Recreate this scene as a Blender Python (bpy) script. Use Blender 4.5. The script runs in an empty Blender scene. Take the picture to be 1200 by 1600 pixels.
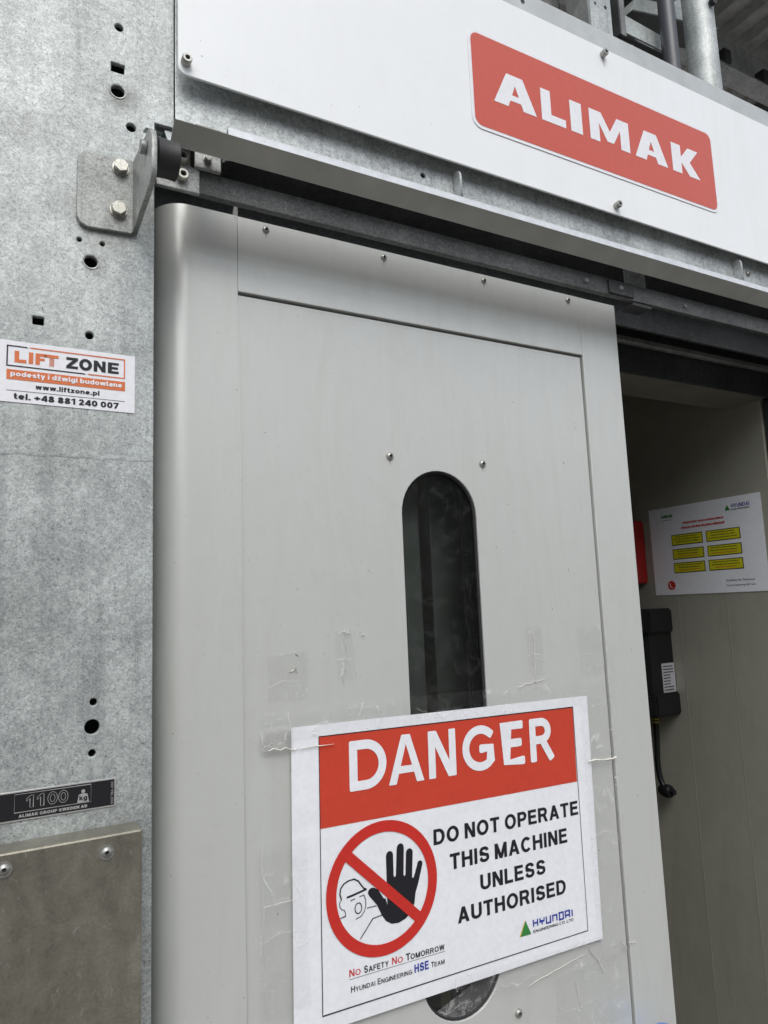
import bpy, bmesh, math, random
from mathutils import Matrix, Vector, noise
rnd = random.Random(7)
S = bpy.context.scene
COL = S.collection
PI = math.pi

# ---------------------------------------------------------------- camera
cam = bpy.data.cameras.new('camera')
cam.sensor_fit = 'VERTICAL'; cam.sensor_height = 36.0
cam.lens = 1113.55 / 1600 * 36
cam.clip_start = 0.02; cam.clip_end = 500
camo = bpy.data.objects.new('camera', cam); COL.objects.link(camo)
RX = Vector((0.8745, -0.4835, -0.0396)); DN = Vector((0.0306, 0.1365, -0.9902)); FW = Vector((0.4841, 0.8647, 0.1342))
RX.normalize(); FW = (FW - RX * FW.dot(RX)).normalized(); UP = RX.cross(FW)
camo.matrix_world = Matrix(((RX.x, UP.x, -FW.x, 0), (RX.y, UP.y, -FW.y, -0.723), (RX.z, UP.z, -FW.z, 1.6), (0, 0, 0, 1)))
S.camera = camo

# ---------------------------------------------------------------- world, sun, exposure
SUN_EL, SUN_AZ = math.radians(48), math.radians(196)      # azimuth clockwise from +Y: the sun stands in front of the door, high, a little to the left
w = bpy.data.worlds.new('World'); S.world = w; w.use_nodes = True
nt = w.node_tree; nt.nodes.clear()
sky = nt.nodes.new('ShaderNodeTexSky'); sky.sky_type = 'NISHITA'; sky.sun_disc = False
sky.sun_elevation = SUN_EL; sky.sun_rotation = SUN_AZ; sky.air_density = 1.0; sky.dust_density = 1.6; sky.ozone_density = 1.0
hs = nt.nodes.new('ShaderNodeHueSaturation'); hs.inputs['Saturation'].default_value = 0.36
bg = nt.nodes.new('ShaderNodeBackground'); bg.inputs['Strength'].default_value = 0.15
wo = nt.nodes.new('ShaderNodeOutputWorld')
nt.links.new(sky.outputs[0], hs.inputs['Color']); nt.links.new(hs.outputs[0], bg.inputs[0]); nt.links.new(bg.outputs[0], wo.inputs[0])
sl = bpy.data.lights.new('sun', 'SUN'); sl.energy = 1.0; sl.angle = math.radians(40); sl.color = (1.0, 0.985, 0.945)
so = bpy.data.objects.new('sun', sl); COL.objects.link(so)
sd = Vector((math.sin(SUN_AZ) * math.cos(SUN_EL), math.cos(SUN_AZ) * math.cos(SUN_EL), math.sin(SUN_EL)))
so.rotation_euler = (-sd).to_track_quat('-Z', 'Y').to_euler()
S.view_settings.view_transform = 'Standard'; S.view_settings.look = 'None'
S.view_settings.gamma = 1; S.view_settings.use_curve_mapping = False
S.view_settings.exposure = 0.72

# ---------------------------------------------------------------- materials
def srgb(r, g, b):
    f = lambda c: (c / 255 / 12.92) if c / 255 <= .04045 else ((c / 255 + .055) / 1.055) ** 2.4
    return (f(r), f(g), f(b), 1)
class NM:
    def __init__(s, name):
        s.m = bpy.data.materials.new(name); s.m.use_nodes = True; s.t = s.m.node_tree
        s.p = s.t.nodes['Principled BSDF']; s.tc = s.n('ShaderNodeTexCoord')
    def n(s, t, **k):
        x = s.t.nodes.new(t)
        for a, b in k.items(): setattr(x, a, b)
        return x
    def l(s, a, b): s.t.links.new(a, b)
    def set(s, **k):
        for a, b in k.items(): s.p.inputs[a.replace('_', ' ')].default_value = b
    def noise(s, scale, detail=4, rough=.5, stretch=None, dist=0):
        x = s.n('ShaderNodeTexNoise'); x.inputs['Scale'].default_value = scale; x.inputs['Detail'].default_value = detail
        x.inputs['Roughness'].default_value = rough; x.inputs['Distortion'].default_value = dist
        if stretch:
            mp = s.n('ShaderNodeMapping'); mp.inputs['Scale'].default_value = stretch
            s.l(s.tc.outputs['Object'], mp.inputs[0]); s.l(mp.outputs[0], x.inputs['Vector'])
        else: s.l(s.tc.outputs['Object'], x.inputs['Vector'])
        return x.outputs['Fac']
    def ramp(s, fac, stops, interp='LINEAR'):
        r = s.n('ShaderNodeValToRGB'); r.color_ramp.interpolation = interp
        e = r.color_ramp.elements
        while len(e) < len(stops): e.new(.5)
        for i, (p, c) in enumerate(stops):
            e[i].position = p; e[i].color = c if not isinstance(c, (int, float)) else (c, c, c, 1)
        s.l(fac, r.inputs[0]); return r.outputs[0]
    def math(s, op, a, b=0.5, c=None):
        x = s.n('ShaderNodeMath', operation=op)
        for i, v in enumerate((a, b, c)):
            if v is None: continue
            if isinstance(v, (int, float)): x.inputs[i].default_value = v
            else: s.l(v, x.inputs[i])
        return x.outputs[0]
    def mix(s, fac, a, b, mode='MIX'):
        x = s.n('ShaderNodeMix', data_type='RGBA', blend_type=mode)
        for i, v in ((0, fac), (6, a), (7, b)):
            if hasattr(v, 'node'): s.l(v, x.inputs[i])
            else: x.inputs[i].default_value = v
        return x.outputs[2]
    def bump(s, h, st=.2, d=.001):
        b = s.n('ShaderNodeBump'); b.inputs['Strength'].default_value = st; b.inputs['Distance'].default_value = d
        s.l(h, b.inputs['Height']); s.l(b.outputs[0], s.p.inputs['Normal'])
    def base(s, c): s.l(c, s.p.inputs['Base Color'])

def galvanised(name, lo, mid, hi, metallic=.35, rough=.5, fine=430, tint=(1, 1, 1, 1), dirt=.25, stains=()):
    g = NM(name)
    a = g.noise(fine * 1.5, 5, .75); b = g.noise(110, 7, .75, dist=1.5); c = g.noise(7, 5, .6); e = g.noise(26, 6, .7, dist=.8)
    cells = []
    for sc_ in (fine * .62, fine * 1.5):        # crisp zinc crystals in two sizes
        v = g.n('ShaderNodeTexVoronoi', feature='F1'); v.inputs['Scale'].default_value = sc_
        g.l(g.tc.outputs['Object'], v.inputs['Vector'])
        sp = g.n('ShaderNodeSeparateColor'); g.l(v.outputs['Color'], sp.inputs[0]); cells.append(sp.outputs[0])
    st = g.noise(9, 6, .65, stretch=(5.5, 5.5, .45), dist=.4)
    f = g.math('MULTIPLY_ADD', a, .40, g.math('MULTIPLY_ADD', b, .20, g.math('MULTIPLY_ADD', c, .50, g.math('MULTIPLY_ADD', e, .16, g.math('MULTIPLY_ADD', cells[0], .09, g.math('MULTIPLY', cells[1], .13))))))
    col = g.ramp(f, [(.61, lo), (.742, mid), (.90, hi)])
    dm = g.ramp(st, [(.5, 1.0), (.72, 1 - dirt)])
    pit = g.ramp(g.noise(520, 3, .6), [(.60, 1.0), (.68, .5)])
    col = g.mix(1.0, g.mix(1.0, col, dm, 'MULTIPLY'), pit, 'MULTIPLY')
    # fine scratches running in two directions, and dark grime on edges of old wet patches
    for ang, sx in ((.35, 620), (-.9, 480)):
        mp = g.n('ShaderNodeMapping'); mp.inputs['Rotation'].default_value = (0, ang, 0); mp.inputs['Scale'].default_value = (sx, 40, 9)
        g.l(g.tc.outputs['Object'], mp.inputs[0])
        sn = g.n('ShaderNodeTexNoise'); sn.inputs['Scale'].default_value = 1; sn.inputs['Detail'].default_value = 2; g.l(mp.outputs[0], sn.inputs['Vector'])
        m_ = g.ramp(sn.outputs[0], [(.64, 0.0), (.69, 1.0)])
        gate_ = g.ramp(g.noise(14, 3, .6), [(.50, 0.0), (.62, 1.0)])
        col = g.mix(g.math('MULTIPLY', g.math('MULTIPLY', m_, gate_), .6), col, hi if ang > 0 else lo)
    geo = g.n('ShaderNodeNewGeometry')
    for (px, py, pz, rad, st_) in stains:
        ds = g.n('ShaderNodeVectorMath', operation='DISTANCE'); g.l(geo.outputs['Position'], ds.inputs[0]); ds.inputs[1].default_value = (px, py, pz)
        q = g.math('DIVIDE', ds.outputs['Value'], rad)
        q = g.math('ADD', q, g.math('MULTIPLY', g.math('SUBTRACT', b, .5), 1.8))
        col = g.mix(g.math('MULTIPLY', g.ramp(q, [(.25, 1.0), (1.0, 0.0)]), st_), col, (.12, .115, .10, 1))
    col = g.mix(1.0, col, tint, 'MULTIPLY')
    g.base(col); g.set(Metallic=metallic)
    g.l(g.math('MULTIPLY_ADD', b, .3, rough - .15), g.p.inputs['Roughness'])
    g.bump(f, .4, .0008)
    return g.m
M = {}
M['post'] = galvanised('galvanised_post', (.27, .288, .282, 1), (.40, .424, .415, 1), (.60, .635, .62, 1), stains=((.104, -.03, 2.119, .017, .55), (.112, -.03, 2.128, .010, .4), (.082, -.03, 1.936, .014, .5), (.09, -.03, 1.970, .035, .35), (.02, -.03, 1.60, .05, .2), (.05, -.03, 1.765, .06, .22), (.02, -.03, 2.06, .03, .3), (.06, -.03, 1.995, .03, .3)))
M['galv'] = galvanised('galvanised_sheet', (.30, .315, .315, 1), (.50, .525, .52, 1), (.68, .71, .71, 1), fine=300)
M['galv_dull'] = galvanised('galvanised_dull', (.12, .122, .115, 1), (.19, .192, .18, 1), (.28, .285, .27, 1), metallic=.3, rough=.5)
M['galv_dark'] = galvanised('shade_dark_steel', (.022, .024, .024, 1), (.04, .043, .042, 1), (.075, .08, .08, 1), metallic=.15, rough=.6)  # dark steel, with the shade of gaps and recesses put into its colour
M['galv_mid'] = galvanised('shade_mid_steel', (.06, .062, .06, 1), (.105, .108, .105, 1), (.18, .183, .178, 1), metallic=.3, rough=.5)  # rail steel, darkened to carry the shade above the door in its colour
M['zinc_bracket'] = galvanised('zinc_bracket', (.18, .185, .175, 1), (.30, .31, .295, 1), (.42, .43, .41, 1), rough=.48, dirt=.35)

def painted(name, c, rough=.4, metallic=0., specks=True, wear=.06, coat=0., sscale=45, grime=0.):
    g = NM(name)
    n1 = g.noise(3.5, 5, .6); n2 = g.noise(30, 4, .6); n3 = g.noise(5, 6, .7, stretch=(5, 5, .8), dist=.6)
    f = g.math('MULTIPLY_ADD', n1, .6, g.math('MULTIPLY', n2, .4))
    col = g.ramp(f, [(.3, tuple(x * (1 - wear) for x in c[:3]) + (1,)), (.7, tuple(min(1, x * (1 + wear)) for x in c[:3]) + (1,))])
    if grime:
        dirty = (c[0] * .72, c[1] * .69, c[2] * .60, 1)
        col = g.mix(g.math('MULTIPLY', g.ramp(n3, [(.48, 0.0), (.75, 1.0)]), grime), col, dirty)
        sm_ = g.noise(17, 7, .8, dist=2.0)
        col = g.mix(g.math('MULTIPLY', g.ramp(sm_, [(.56, 0.0), (.66, 1.0)]), grime * .5), col, dirty)
        dust = g.ramp(g.noise(230, 3, .6), [(.66, 0.0), (.72, 1.0)])
        col = g.mix(g.math('MULTIPLY', g.math('MULTIPLY', dust, g.ramp(n2, [(.45, 0.0), (.6, 1.0)])), min(1, grime * 1.6)), col, (c[0] * .5, c[1] * .48, c[2] * .42, 1))
    if specks:
        for sc_, th_, k_ in ((sscale, .70, .15), (sscale * 2.6, .86, .2)):
            v = g.n('ShaderNodeTexVoronoi', feature='F1'); v.inputs['Scale'].default_value = sc_
            nz = g.n('ShaderNodeTexNoise'); nz.inputs['Scale'].default_value = 400
            g.l(g.tc.outputs['Object'], nz.inputs['Vector'])
            mx = g.n('ShaderNodeMix', data_type='RGBA', blend_type='ADD'); mx.inputs[0].default_value = .006
            g.l(g.tc.outputs['Object'], mx.inputs[6]); g.l(nz.outputs['Color'], mx.inputs[7]); g.l(mx.outputs[2], v.inputs['Vector'])
            sc = g.n('ShaderNodeSeparateColor'); g.l(v.outputs['Color'], sc.inputs[0])
            rad = g.math('MULTIPLY', g.math('SUBTRACT', sc.outputs[0], th_), k_)          # only some cells carry a speck
            d = g.math('LESS_THAN', v.outputs['Distance'], rad)
            col = g.mix(g.math('MULTIPLY', d, .75), col, (.12, .115, .1, 1))
    g.base(col); g.set(Roughness=rough, Metallic=metallic, Coat_Weight=coat, Coat_Roughness=.15)
    g.l(g.math('MULTIPLY_ADD', n3, .28, rough - .14), g.p.inputs['Roughness'])
    g.bump(g.math('MULTIPLY_ADD', n2, .06, n1), .12, .006)
    return g.m
M['door'] = painted('satin_aluminium_paint', (.60, .61, .585, 1), rough=.36, metallic=.27, wear=.03, grime=.22)
M['white'] = painted('white_panel_paint', (.80, .815, .82, 1), rough=.38, wear=.02, sscale=22, grime=.10)
M['cabin'] = painted('cabin_wall_paint', (.40, .385, .30, 1), rough=.4, specks=False, grime=.3)
M['cabin_side'] = painted('cabin_side_paint', (.37, .36, .30, 1), rough=.34, metallic=.15, specks=False, wear=.1, grime=.35)
M['seam'] = painted('bare_edge', (.30, .30, .27, 1), rough=.4, specks=False)
def plain(name, c, rough=.5, metallic=0., bumpn=None, bs=.1, var=.1, spec=.5):
    g = NM(name)
    f = g.noise(bumpn or 80, 4, .6)
    g.base(g.ramp(f, [(.3, tuple(x * (1 - var) for x in c[:3]) + (1,)), (.7, tuple(min(1, x * (1 + var)) for x in c[:3]) + (1,))]))
    g.set(Roughness=rough, Metallic=metallic, Specular_IOR_Level=spec); g.bump(f, bs, .0005)
    return g.m
M['rubber'] = plain('black_rubber', (.022, .021, .022, 1), .55, bumpn=300)
M['black'] = plain('black_plastic', (.007, .0075, .008, 1), .38, spec=.35)
M['blackpaint'] = plain('black_plate_enamel', (.012, .012, .014, 1), .35, bumpn=200)
M['bolt'] = plain('zinc_bolt', (.48, .47, .42, 1), .42, .75, bumpn=500, var=.3)
M['stainless'] = plain('stainless_bolt', (.38, .375, .35, 1), .42, .8, bumpn=500, var=.15)
M['socket'] = plain('dark_socket', (.02, .02, .02, 1), .6)
M['red'] = plain('red_plastic', (.26, .006, .005, 1), .4)
M['blue'] = plain('blue_plastic', (.12, .24, .62, 1), .45)
M['yellow_tie'] = plain('yellow_tie', (.5, .38, .03, 1), .5)
M['pole'] = plain('dark_painted_pole', (.06, .062, .07, 1), .4, .2)
M['silver'] = plain('silver_print', (.6, .6, .58, 1), .35, .6)
M['concrete'] = plain('concrete', (.19, .18, .165, 1), .85, bumpn=3)
M['deck'] = plain('grey_deck', (.42, .42, .40, 1), .7, bumpn=20, var=.25)
M['bwall'] = plain('building_render', (.2, .2, .19, 1), .8, bumpn=1.5)
M['wglass'] = plain('far_window_glass', (.03, .035, .04, 1), .1)
# brushed brownish cover sheet
g = NM('dull_cover_sheet')
a = g.noise(420, 5, .7); b = g.noise(22, 6, .65, stretch=(1.4, 1.4, .5)); c = g.noise(5, 4)
f = g.math('MULTIPLY_ADD', a, .3, g.math('MULTIPLY_ADD', b, .45, g.math('MULTIPLY', c, .3)))
fl = g.ramp(g.noise(190, 5, .7, stretch=(1, 1, .45), dist=1.2), [(.60, 0.0), (.70, 1.0)])
mo = g.ramp(g.noise(33, 6, .75, dist=1.0), [(.38, .88), (.62, 1.10)])
cc = g.mix(1.0, g.ramp(f, [(.40, (.22, .205, .165, 1)), (.56, (.31, .292, .24, 1)), (.70, (.45, .435, .385, 1))]), mo, 'MULTIPLY')
g.base(g.mix(g.math('MULTIPLY', fl, .45), cc, (.6, .6, .55, 1)))
g.set(Metallic=.75); g.l(g.math('MULTIPLY_ADD', b, .3, .25), g.p.inputs['Roughness']); g.bump(f, .2, .0005)
M['cover'] = g.m
# inks and papers
def ink(name, c, rough=.34, wave=.42, wscale=9):
    g = NM(name)
    geo = g.n('ShaderNodeNewGeometry')
    x = g.n('ShaderNodeTexNoise'); x.inputs['Scale'].default_value = wscale; x.inputs['Detail'].default_value = 3; x.inputs['Distortion'].default_value = .8
    g.l(geo.outputs['Position'], x.inputs['Vector'])
    y = g.n('ShaderNodeTexNoise'); y.inputs['Scale'].default_value = 160; y.inputs['Detail'].default_value = 3
    g.l(geo.outputs['Position'], y.inputs['Vector'])
    g.base(g.ramp(y.outputs[0], [(.3, tuple(v * .93 for v in c[:3]) + (1,)), (.7, c)]))
    g.set(Roughness=rough)
    g.bump(g.math('MULTIPLY_ADD', y.outputs[0], .03, x.outputs[0]), wave, .006)
    return g.m
M['paper'] = ink('white_paper', (.80, .81, .84, 1))
M['paper_red'] = ink('red_print', (.56, .056, .030, 1))
M['paper_ringred'] = ink('crimson_print', (.56, .03, .022, 1))
M['paper_black'] = ink('black_print', (.014, .014, .018, 1))
M['paper_green'] = ink('green_print', (.04, .22, .05, 1))
M['paper_gold'] = ink('gold_print', (.6, .42, .05, 1))
M['paper_blue'] = ink('blue_print', (.02, .04, .32, 1))
M['paper_yellow'] = ink('yellow_print', (.62, .58, .02, 1))
M['vinyl_white'] = ink('white_vinyl', (.80, .80, .83, 1), .3, .05)
M['vinyl_red'] = ink('red_vinyl', (.56, .085, .05, 1), .3, .04)
M['vinyl_orange'] = ink('orange_vinyl', (.66, .17, .055, 1), .3, .05)
M['vinyl_black'] = ink('black_vinyl', (.012, .012, .014, 1), .3, .05)
# clear things
def clear(name, haze, gl, rough, tint=(1, 1, 1, 1), scuff=True):
    g = NM(name); t = g.t
    out = [n for n in t.nodes if n.type == 'OUTPUT_MATERIAL'][0]
    tr = g.n('ShaderNodeBsdfTransparent'); tr.inputs[0].default_value = tint
    gs = g.n('ShaderNodeBsdfGlossy'); gs.inputs['Roughness'].default_value = rough
    df = g.n('ShaderNodeBsdfDiffuse'); df.inputs[0].default_value = (.88, .88, .86, 1)
    nz = g.noise(38, 6, .7, dist=1.2)
    hz = g.ramp(nz, [(.50, haze * .25), (.64, haze), (.70, min(1, haze * 2.4 if scuff else haze))])
    if scuff:                                   # creases: thin pale lines where the film folds
        for sc_, st_ in ((9, (1, 1, 1)), (16, (.5, 1, 2.2)), (30, (2, 1, .6))):
            r_ = g.noise(sc_, 3, .5, stretch=st_, dist=.5)
            ln = g.math('LESS_THAN', g.math('ABSOLUTE', g.math('SUBTRACT', r_, .5)), .0028)
            gt = g.ramp(g.noise(21, 2, .5), [(.48, 0.0), (.60, 1.0)])
            hz = g.math('MAXIMUM', hz, g.math('MULTIPLY', g.math('MULTIPLY', ln, gt), .5))
    else:
        du = g.ramp(g.noise(330, 3, .6), [(.66, 0.0), (.72, .25)])
        hz = g.math('MAXIMUM', hz, g.math('MULTIPLY', du, g.ramp(g.noise(12, 4, .6), [(.4, 0.0), (.65, 1.0)])))
    m1 = g.n('ShaderNodeMixShader'); g.l(hz, m1.inputs[0]); g.l(tr.outputs[0], m1.inputs[1]); g.l(df.outputs[0], m1.inputs[2])
    fr = g.n('ShaderNodeFresnel'); fr.inputs[0].default_value = 1.5
    bp = g.n('ShaderNodeBump'); bp.inputs['Strength'].default_value = .35 if scuff else .03; bp.inputs['Distance'].default_value = .002
    g.l(nz, bp.inputs['Height']); g.l(bp.outputs[0], gs.inputs['Normal']); g.l(bp.outputs[0], fr.inputs['Normal'])
    m2 = g.n('ShaderNodeMixShader'); g.l(g.math('MULTIPLY', fr.outputs[0], gl), m2.inputs[0]); g.l(m1.outputs[0], m2.inputs[1]); g.l(gs.outputs[0], m2.inputs[2])
    g.l(m2.outputs[0], out.inputs[0]); return g.m
M['tape'] = clear('clear_tape', .03, .12, .16)
M['tape_torn'] = clear('torn_tape', .30, .5, .3)
M['tape_worn'] = clear('worn_tape', .07, .15, .2)
M['sleeve'] = clear('clear_sleeve', .05, .8, .2)
M['glass'] = clear('window_acrylic', .022, 1.0, .02, tint=(.62, .66, .63, 1), scuff=False)

# ---------------------------------------------------------------- object helpers
def frame(o, r, u):
    r, u = Vector(r), Vector(u); n = r.cross(u)
    return Matrix(((r.x, u.x, n.x, o[0]), (r.y, u.y, n.y, o[1]), (r.z, u.z, n.z, o[2]), (0, 0, 0, 1)))
def face(y): return frame((0, y, 0), (1, 0, 0), (0, 0, 1))        # local (x, z) of the facade, out = towards the street
WORLDPOS = {}
def finish(o, label=None, cat=None, group=None, kind=None):
    if label: o['label'] = label
    if cat: o['category'] = cat
    if group: o['group'] = group
    if kind: o['kind'] = kind
    return o
def thing(name, label, cat, loc=(0, 0, 0), group=None):
    o = bpy.data.objects.new(name, None); o.empty_display_size = .05; COL.objects.link(o)
    o.location = loc; WORLDPOS[o.name] = Vector(loc)
    return finish(o, label, cat, group)
def add(name, me, mat, parent=None, smooth=False, **k):
    """link a mesh given in world coordinates; its origin goes to the centre of its bounds"""
    xs = [v.co for v in me.vertices]
    c = Vector([(min(v[i] for v in xs) + max(v[i] for v in xs)) / 2 for i in range(3)])
    me.transform(Matrix.Translation(-c)); me.name = name
    me.materials.clear(); me.materials.append(mat)
    if smooth:
        me.shade_smooth(); me.set_sharp_from_angle(angle=math.radians(40))
    o = bpy.data.objects.new(name, me); COL.objects.link(o)
    if parent: o.parent = parent; o.location = c - WORLDPOS[parent.name]
    else: o.location = c
    WORLDPOS[o.name] = c
    return finish(o, **k)
def copy_of(src, name, pos, parent=None, **k):
    o = src.copy(); COL.objects.link(o); o.name = name
    if parent: o.parent = parent; o.location = Vector(pos) - WORLDPOS[parent.name]
    else: o.location = pos
    WORLDPOS[o.name] = Vector(pos); return finish(o, **k)
def from_curve(cu, mtx):
    o = bpy.data.objects.new('tmp', cu); COL.objects.link(o)
    dg = bpy.context.evaluated_depsgraph_get()
    me = bpy.data.meshes.new_from_object(o.evaluated_get(dg)); 
    bpy.data.objects.remove(o); bpy.data.curves.remove(cu)
    if mtx is not None: me.transform(mtx)
    return me
def plate(outs, t, mtx, bevel=0.0):
    """flat sheet cut to outlines (later ones are holes), lying between local z = 0 and t"""
    cu = bpy.data.curves.new('c', 'CURVE'); cu.dimensions = '2D'; cu.fill_mode = 'BOTH'
    for pts in outs:
        sp = cu.splines.new('POLY'); sp.points.add(len(pts) - 1); sp.use_cyclic_u = True
        for q, p in zip(sp.points, pts): q.co = (p[0], p[1], 0, 1)
    if t > 0:
        cu.extrude = t / 2 - bevel; cu.bevel_depth = bevel; cu.offset = -bevel; cu.bevel_resolution = 1
    me = from_curve(cu, None)
    me.transform(Matrix.Translation((0, 0, t / 2))); me.transform(mtx); return me
def join(ms):
    bm = bmesh.new()
    for m in ms: bm.from_mesh(m); bpy.data.meshes.remove(m)
    me = bpy.data.meshes.new('j'); bm.to_mesh(me); bm.free(); return me
def rect(x0, z0, x1, z1, r=0, n=6):
    if not r: return [(x0, z0), (x1, z0), (x1, z1), (x0, z1)]
    out = []
    for cx, cz, a in ((x1 - r, z0 + r, -90), (x1 - r, z1 - r, 0), (x0 + r, z1 - r, 90), (x0 + r, z0 + r, 180)):
        for i in range(n + 1):
            t = math.radians(a + 90 * i / n); out.append((cx + r * math.cos(t), cz + r * math.sin(t)))
    return out
def circ(x, z, r, n=20, ph=0): return [(x + r * math.cos(2 * PI * i / n + ph), z + r * math.sin(2 * PI * i / n + ph)) for i in range(n)]
def box(x0, x1, y0, y1, z0, z1, b=0):
    bm = bmesh.new(); bmesh.ops.create_cube(bm, size=1)
    for v in bm.verts: v.co = Vector(((x0 + x1) / 2 + v.co.x * (x1 - x0), (y0 + y1) / 2 + v.co.y * (y1 - y0), (z0 + z1) / 2 + v.co.z * (z1 - z0)))
    if b: bmesh.ops.bevel(bm, geom=bm.edges[:], offset=b, segments=2, affect='EDGES', profile=.5)
    me = bpy.data.meshes.new('b'); bm.to_mesh(me); bm.free(); return me
def prism(prof, axis, a, b, bevel=0):
    """profile of 2D points extruded along a world axis: axis X -> (y,z), Y -> (x,z), Z -> (x,y)"""
    bm = bmesh.new(); P = {'X': lambda p, t: (t, p[0], p[1]), 'Y': lambda p, t: (p[0], t, p[1]), 'Z': lambda p, t: (p[0], p[1], t)}[axis]
    A = [bm.verts.new(P(p, a)) for p in prof]; B = [bm.verts.new(P(p, b)) for p in prof]
    n = len(prof); bm.faces.new(A); bm.faces.new(B[::-1])
    for i in range(n): bm.faces.new((A[i], B[i], B[(i + 1) % n], A[(i + 1) % n]))
    bmesh.ops.recalc_face_normals(bm, faces=bm.faces[:])
    if bevel: bmesh.ops.bevel(bm, geom=bm.edges[:], offset=bevel, segments=2, affect='EDGES')
    me = bpy.data.meshes.new('p'); bm.to_mesh(me); bm.free(); return me
def lathe(prof, mtx, n=24):
    """profile (r, h) turned about local z"""
    bm = bmesh.new(); rings = []
    for r, h in prof:
        if r < 1e-6: rings.append([bm.verts.new((0, 0, h))])
        else: rings.append([bm.verts.new((r * math.cos(2 * PI * i / n), r * math.sin(2 * PI * i / n), h)) for i in range(n)])
    for A, B in zip(rings, rings[1:]):
        for i in range(n):
            j = (i + 1) % n
            q = [A[i % len(A)], A[j % len(A)], B[j % len(B)], B[i % len(B)]]
            q2 = []
            for v in q:
                if v not in q2: q2.append(v)
            if len(q2) > 2: bm.faces.new(q2)
    bmesh.ops.recalc_face_normals(bm, faces=bm.faces[:]); bm.transform(mtx)
    me = bpy.data.meshes.new('l'); bm.to_mesh(me); bm.free(); return me
def tube(pts, r, n=10, radii=None):
    cu = bpy.data.curves.new('t', 'CURVE'); cu.dimensions = '3D'; cu.bevel_depth = r; cu.bevel_resolution = 3; cu.use_fill_caps = True
    sp = cu.splines.new('NURBS' if len(pts) > 2 else 'POLY'); sp.points.add(len(pts) - 1)
    if len(pts) > 2: sp.use_endpoint_u = True; sp.order_u = 3; sp.resolution_u = 6
    for i, (q, p) in enumerate(zip(sp.points, pts)):
        q.co = (*p, 1); q.radius = radii[i] if radii else 1
    return from_curve(cu, None)
# print on a surface: local x right, y up, z out of the sheet
def stroke(pts, wd, mtx, z, closed=False):
    pts = [Vector((p[0], p[1])) for p in pts]; n = len(pts); L, R = [], []
    for i in range(n):
        a = pts[i - 1] if (i > 0 or closed) else pts[i]; b = pts[(i + 1) % n] if (i < n - 1 or closed) else pts[i]
        d = (b - a).normalized(); nn = Vector((-d.y, d.x))
        if 0 < i < n - 1 or closed:
            d1 = (pts[i] - a).normalized(); c = max(.5, d1.dot(d)); k = wd / 2 / c
        else: k = wd / 2
        L.append(pts[i] + nn * k); R.append(pts[i] - nn * k)
    bm = bmesh.new(); A = [bm.verts.new((p.x, p.y, z)) for p in L]; B = [bm.verts.new((p.x, p.y, z)) for p in R]
    for i in range(n if closed else n - 1):
        j = (i + 1) % n; bm.faces.new((B[i], B[j], A[j], A[i]))
    bm.transform(mtx); me = bpy.data.meshes.new('s'); bm.to_mesh(me); bm.free(); return me
def flat(outs, mtx, z):
    return plate(outs, 0, mtx @ Matrix.Translation((0, 0, z)))
def text(s, x0, x1, y0, cap, mtx, z, bold=.0, outline=0, fit_y=True, shear=0):
    """one line of lettering whose ink box spans x0..x1 and stands on y0 with capital height cap"""
    def mk(st):
        cu = bpy.data.curves.new('x', 'FONT'); cu.body = st; cu.size = 1; cu.offset = bold; cu.shear = shear; cu.resolution_u = 4
        if outline: cu.fill_mode = 'NONE'; cu.bevel_depth = outline; cu.bevel_resolution = 0
        return from_curve(cu, None)
    H = mk('H'); hs_ = [v.co.y for v in H.vertices]; base, hh = min(hs_), max(hs_) - min(hs_); bpy.data.meshes.remove(H)
    me = mk(s); xs = [v.co.x for v in me.vertices]; a, b = min(xs), max(xs)
    me.transform(Matrix.Translation((-a, -base, 0)))
    me.transform(Matrix.Diagonal(((x1 - x0) / (b - a), cap / hh, .0 if not outline else .02, 1)))
    me.transform(Matrix.Translation((x0, y0, z))); me.transform(mtx); return me


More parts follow.
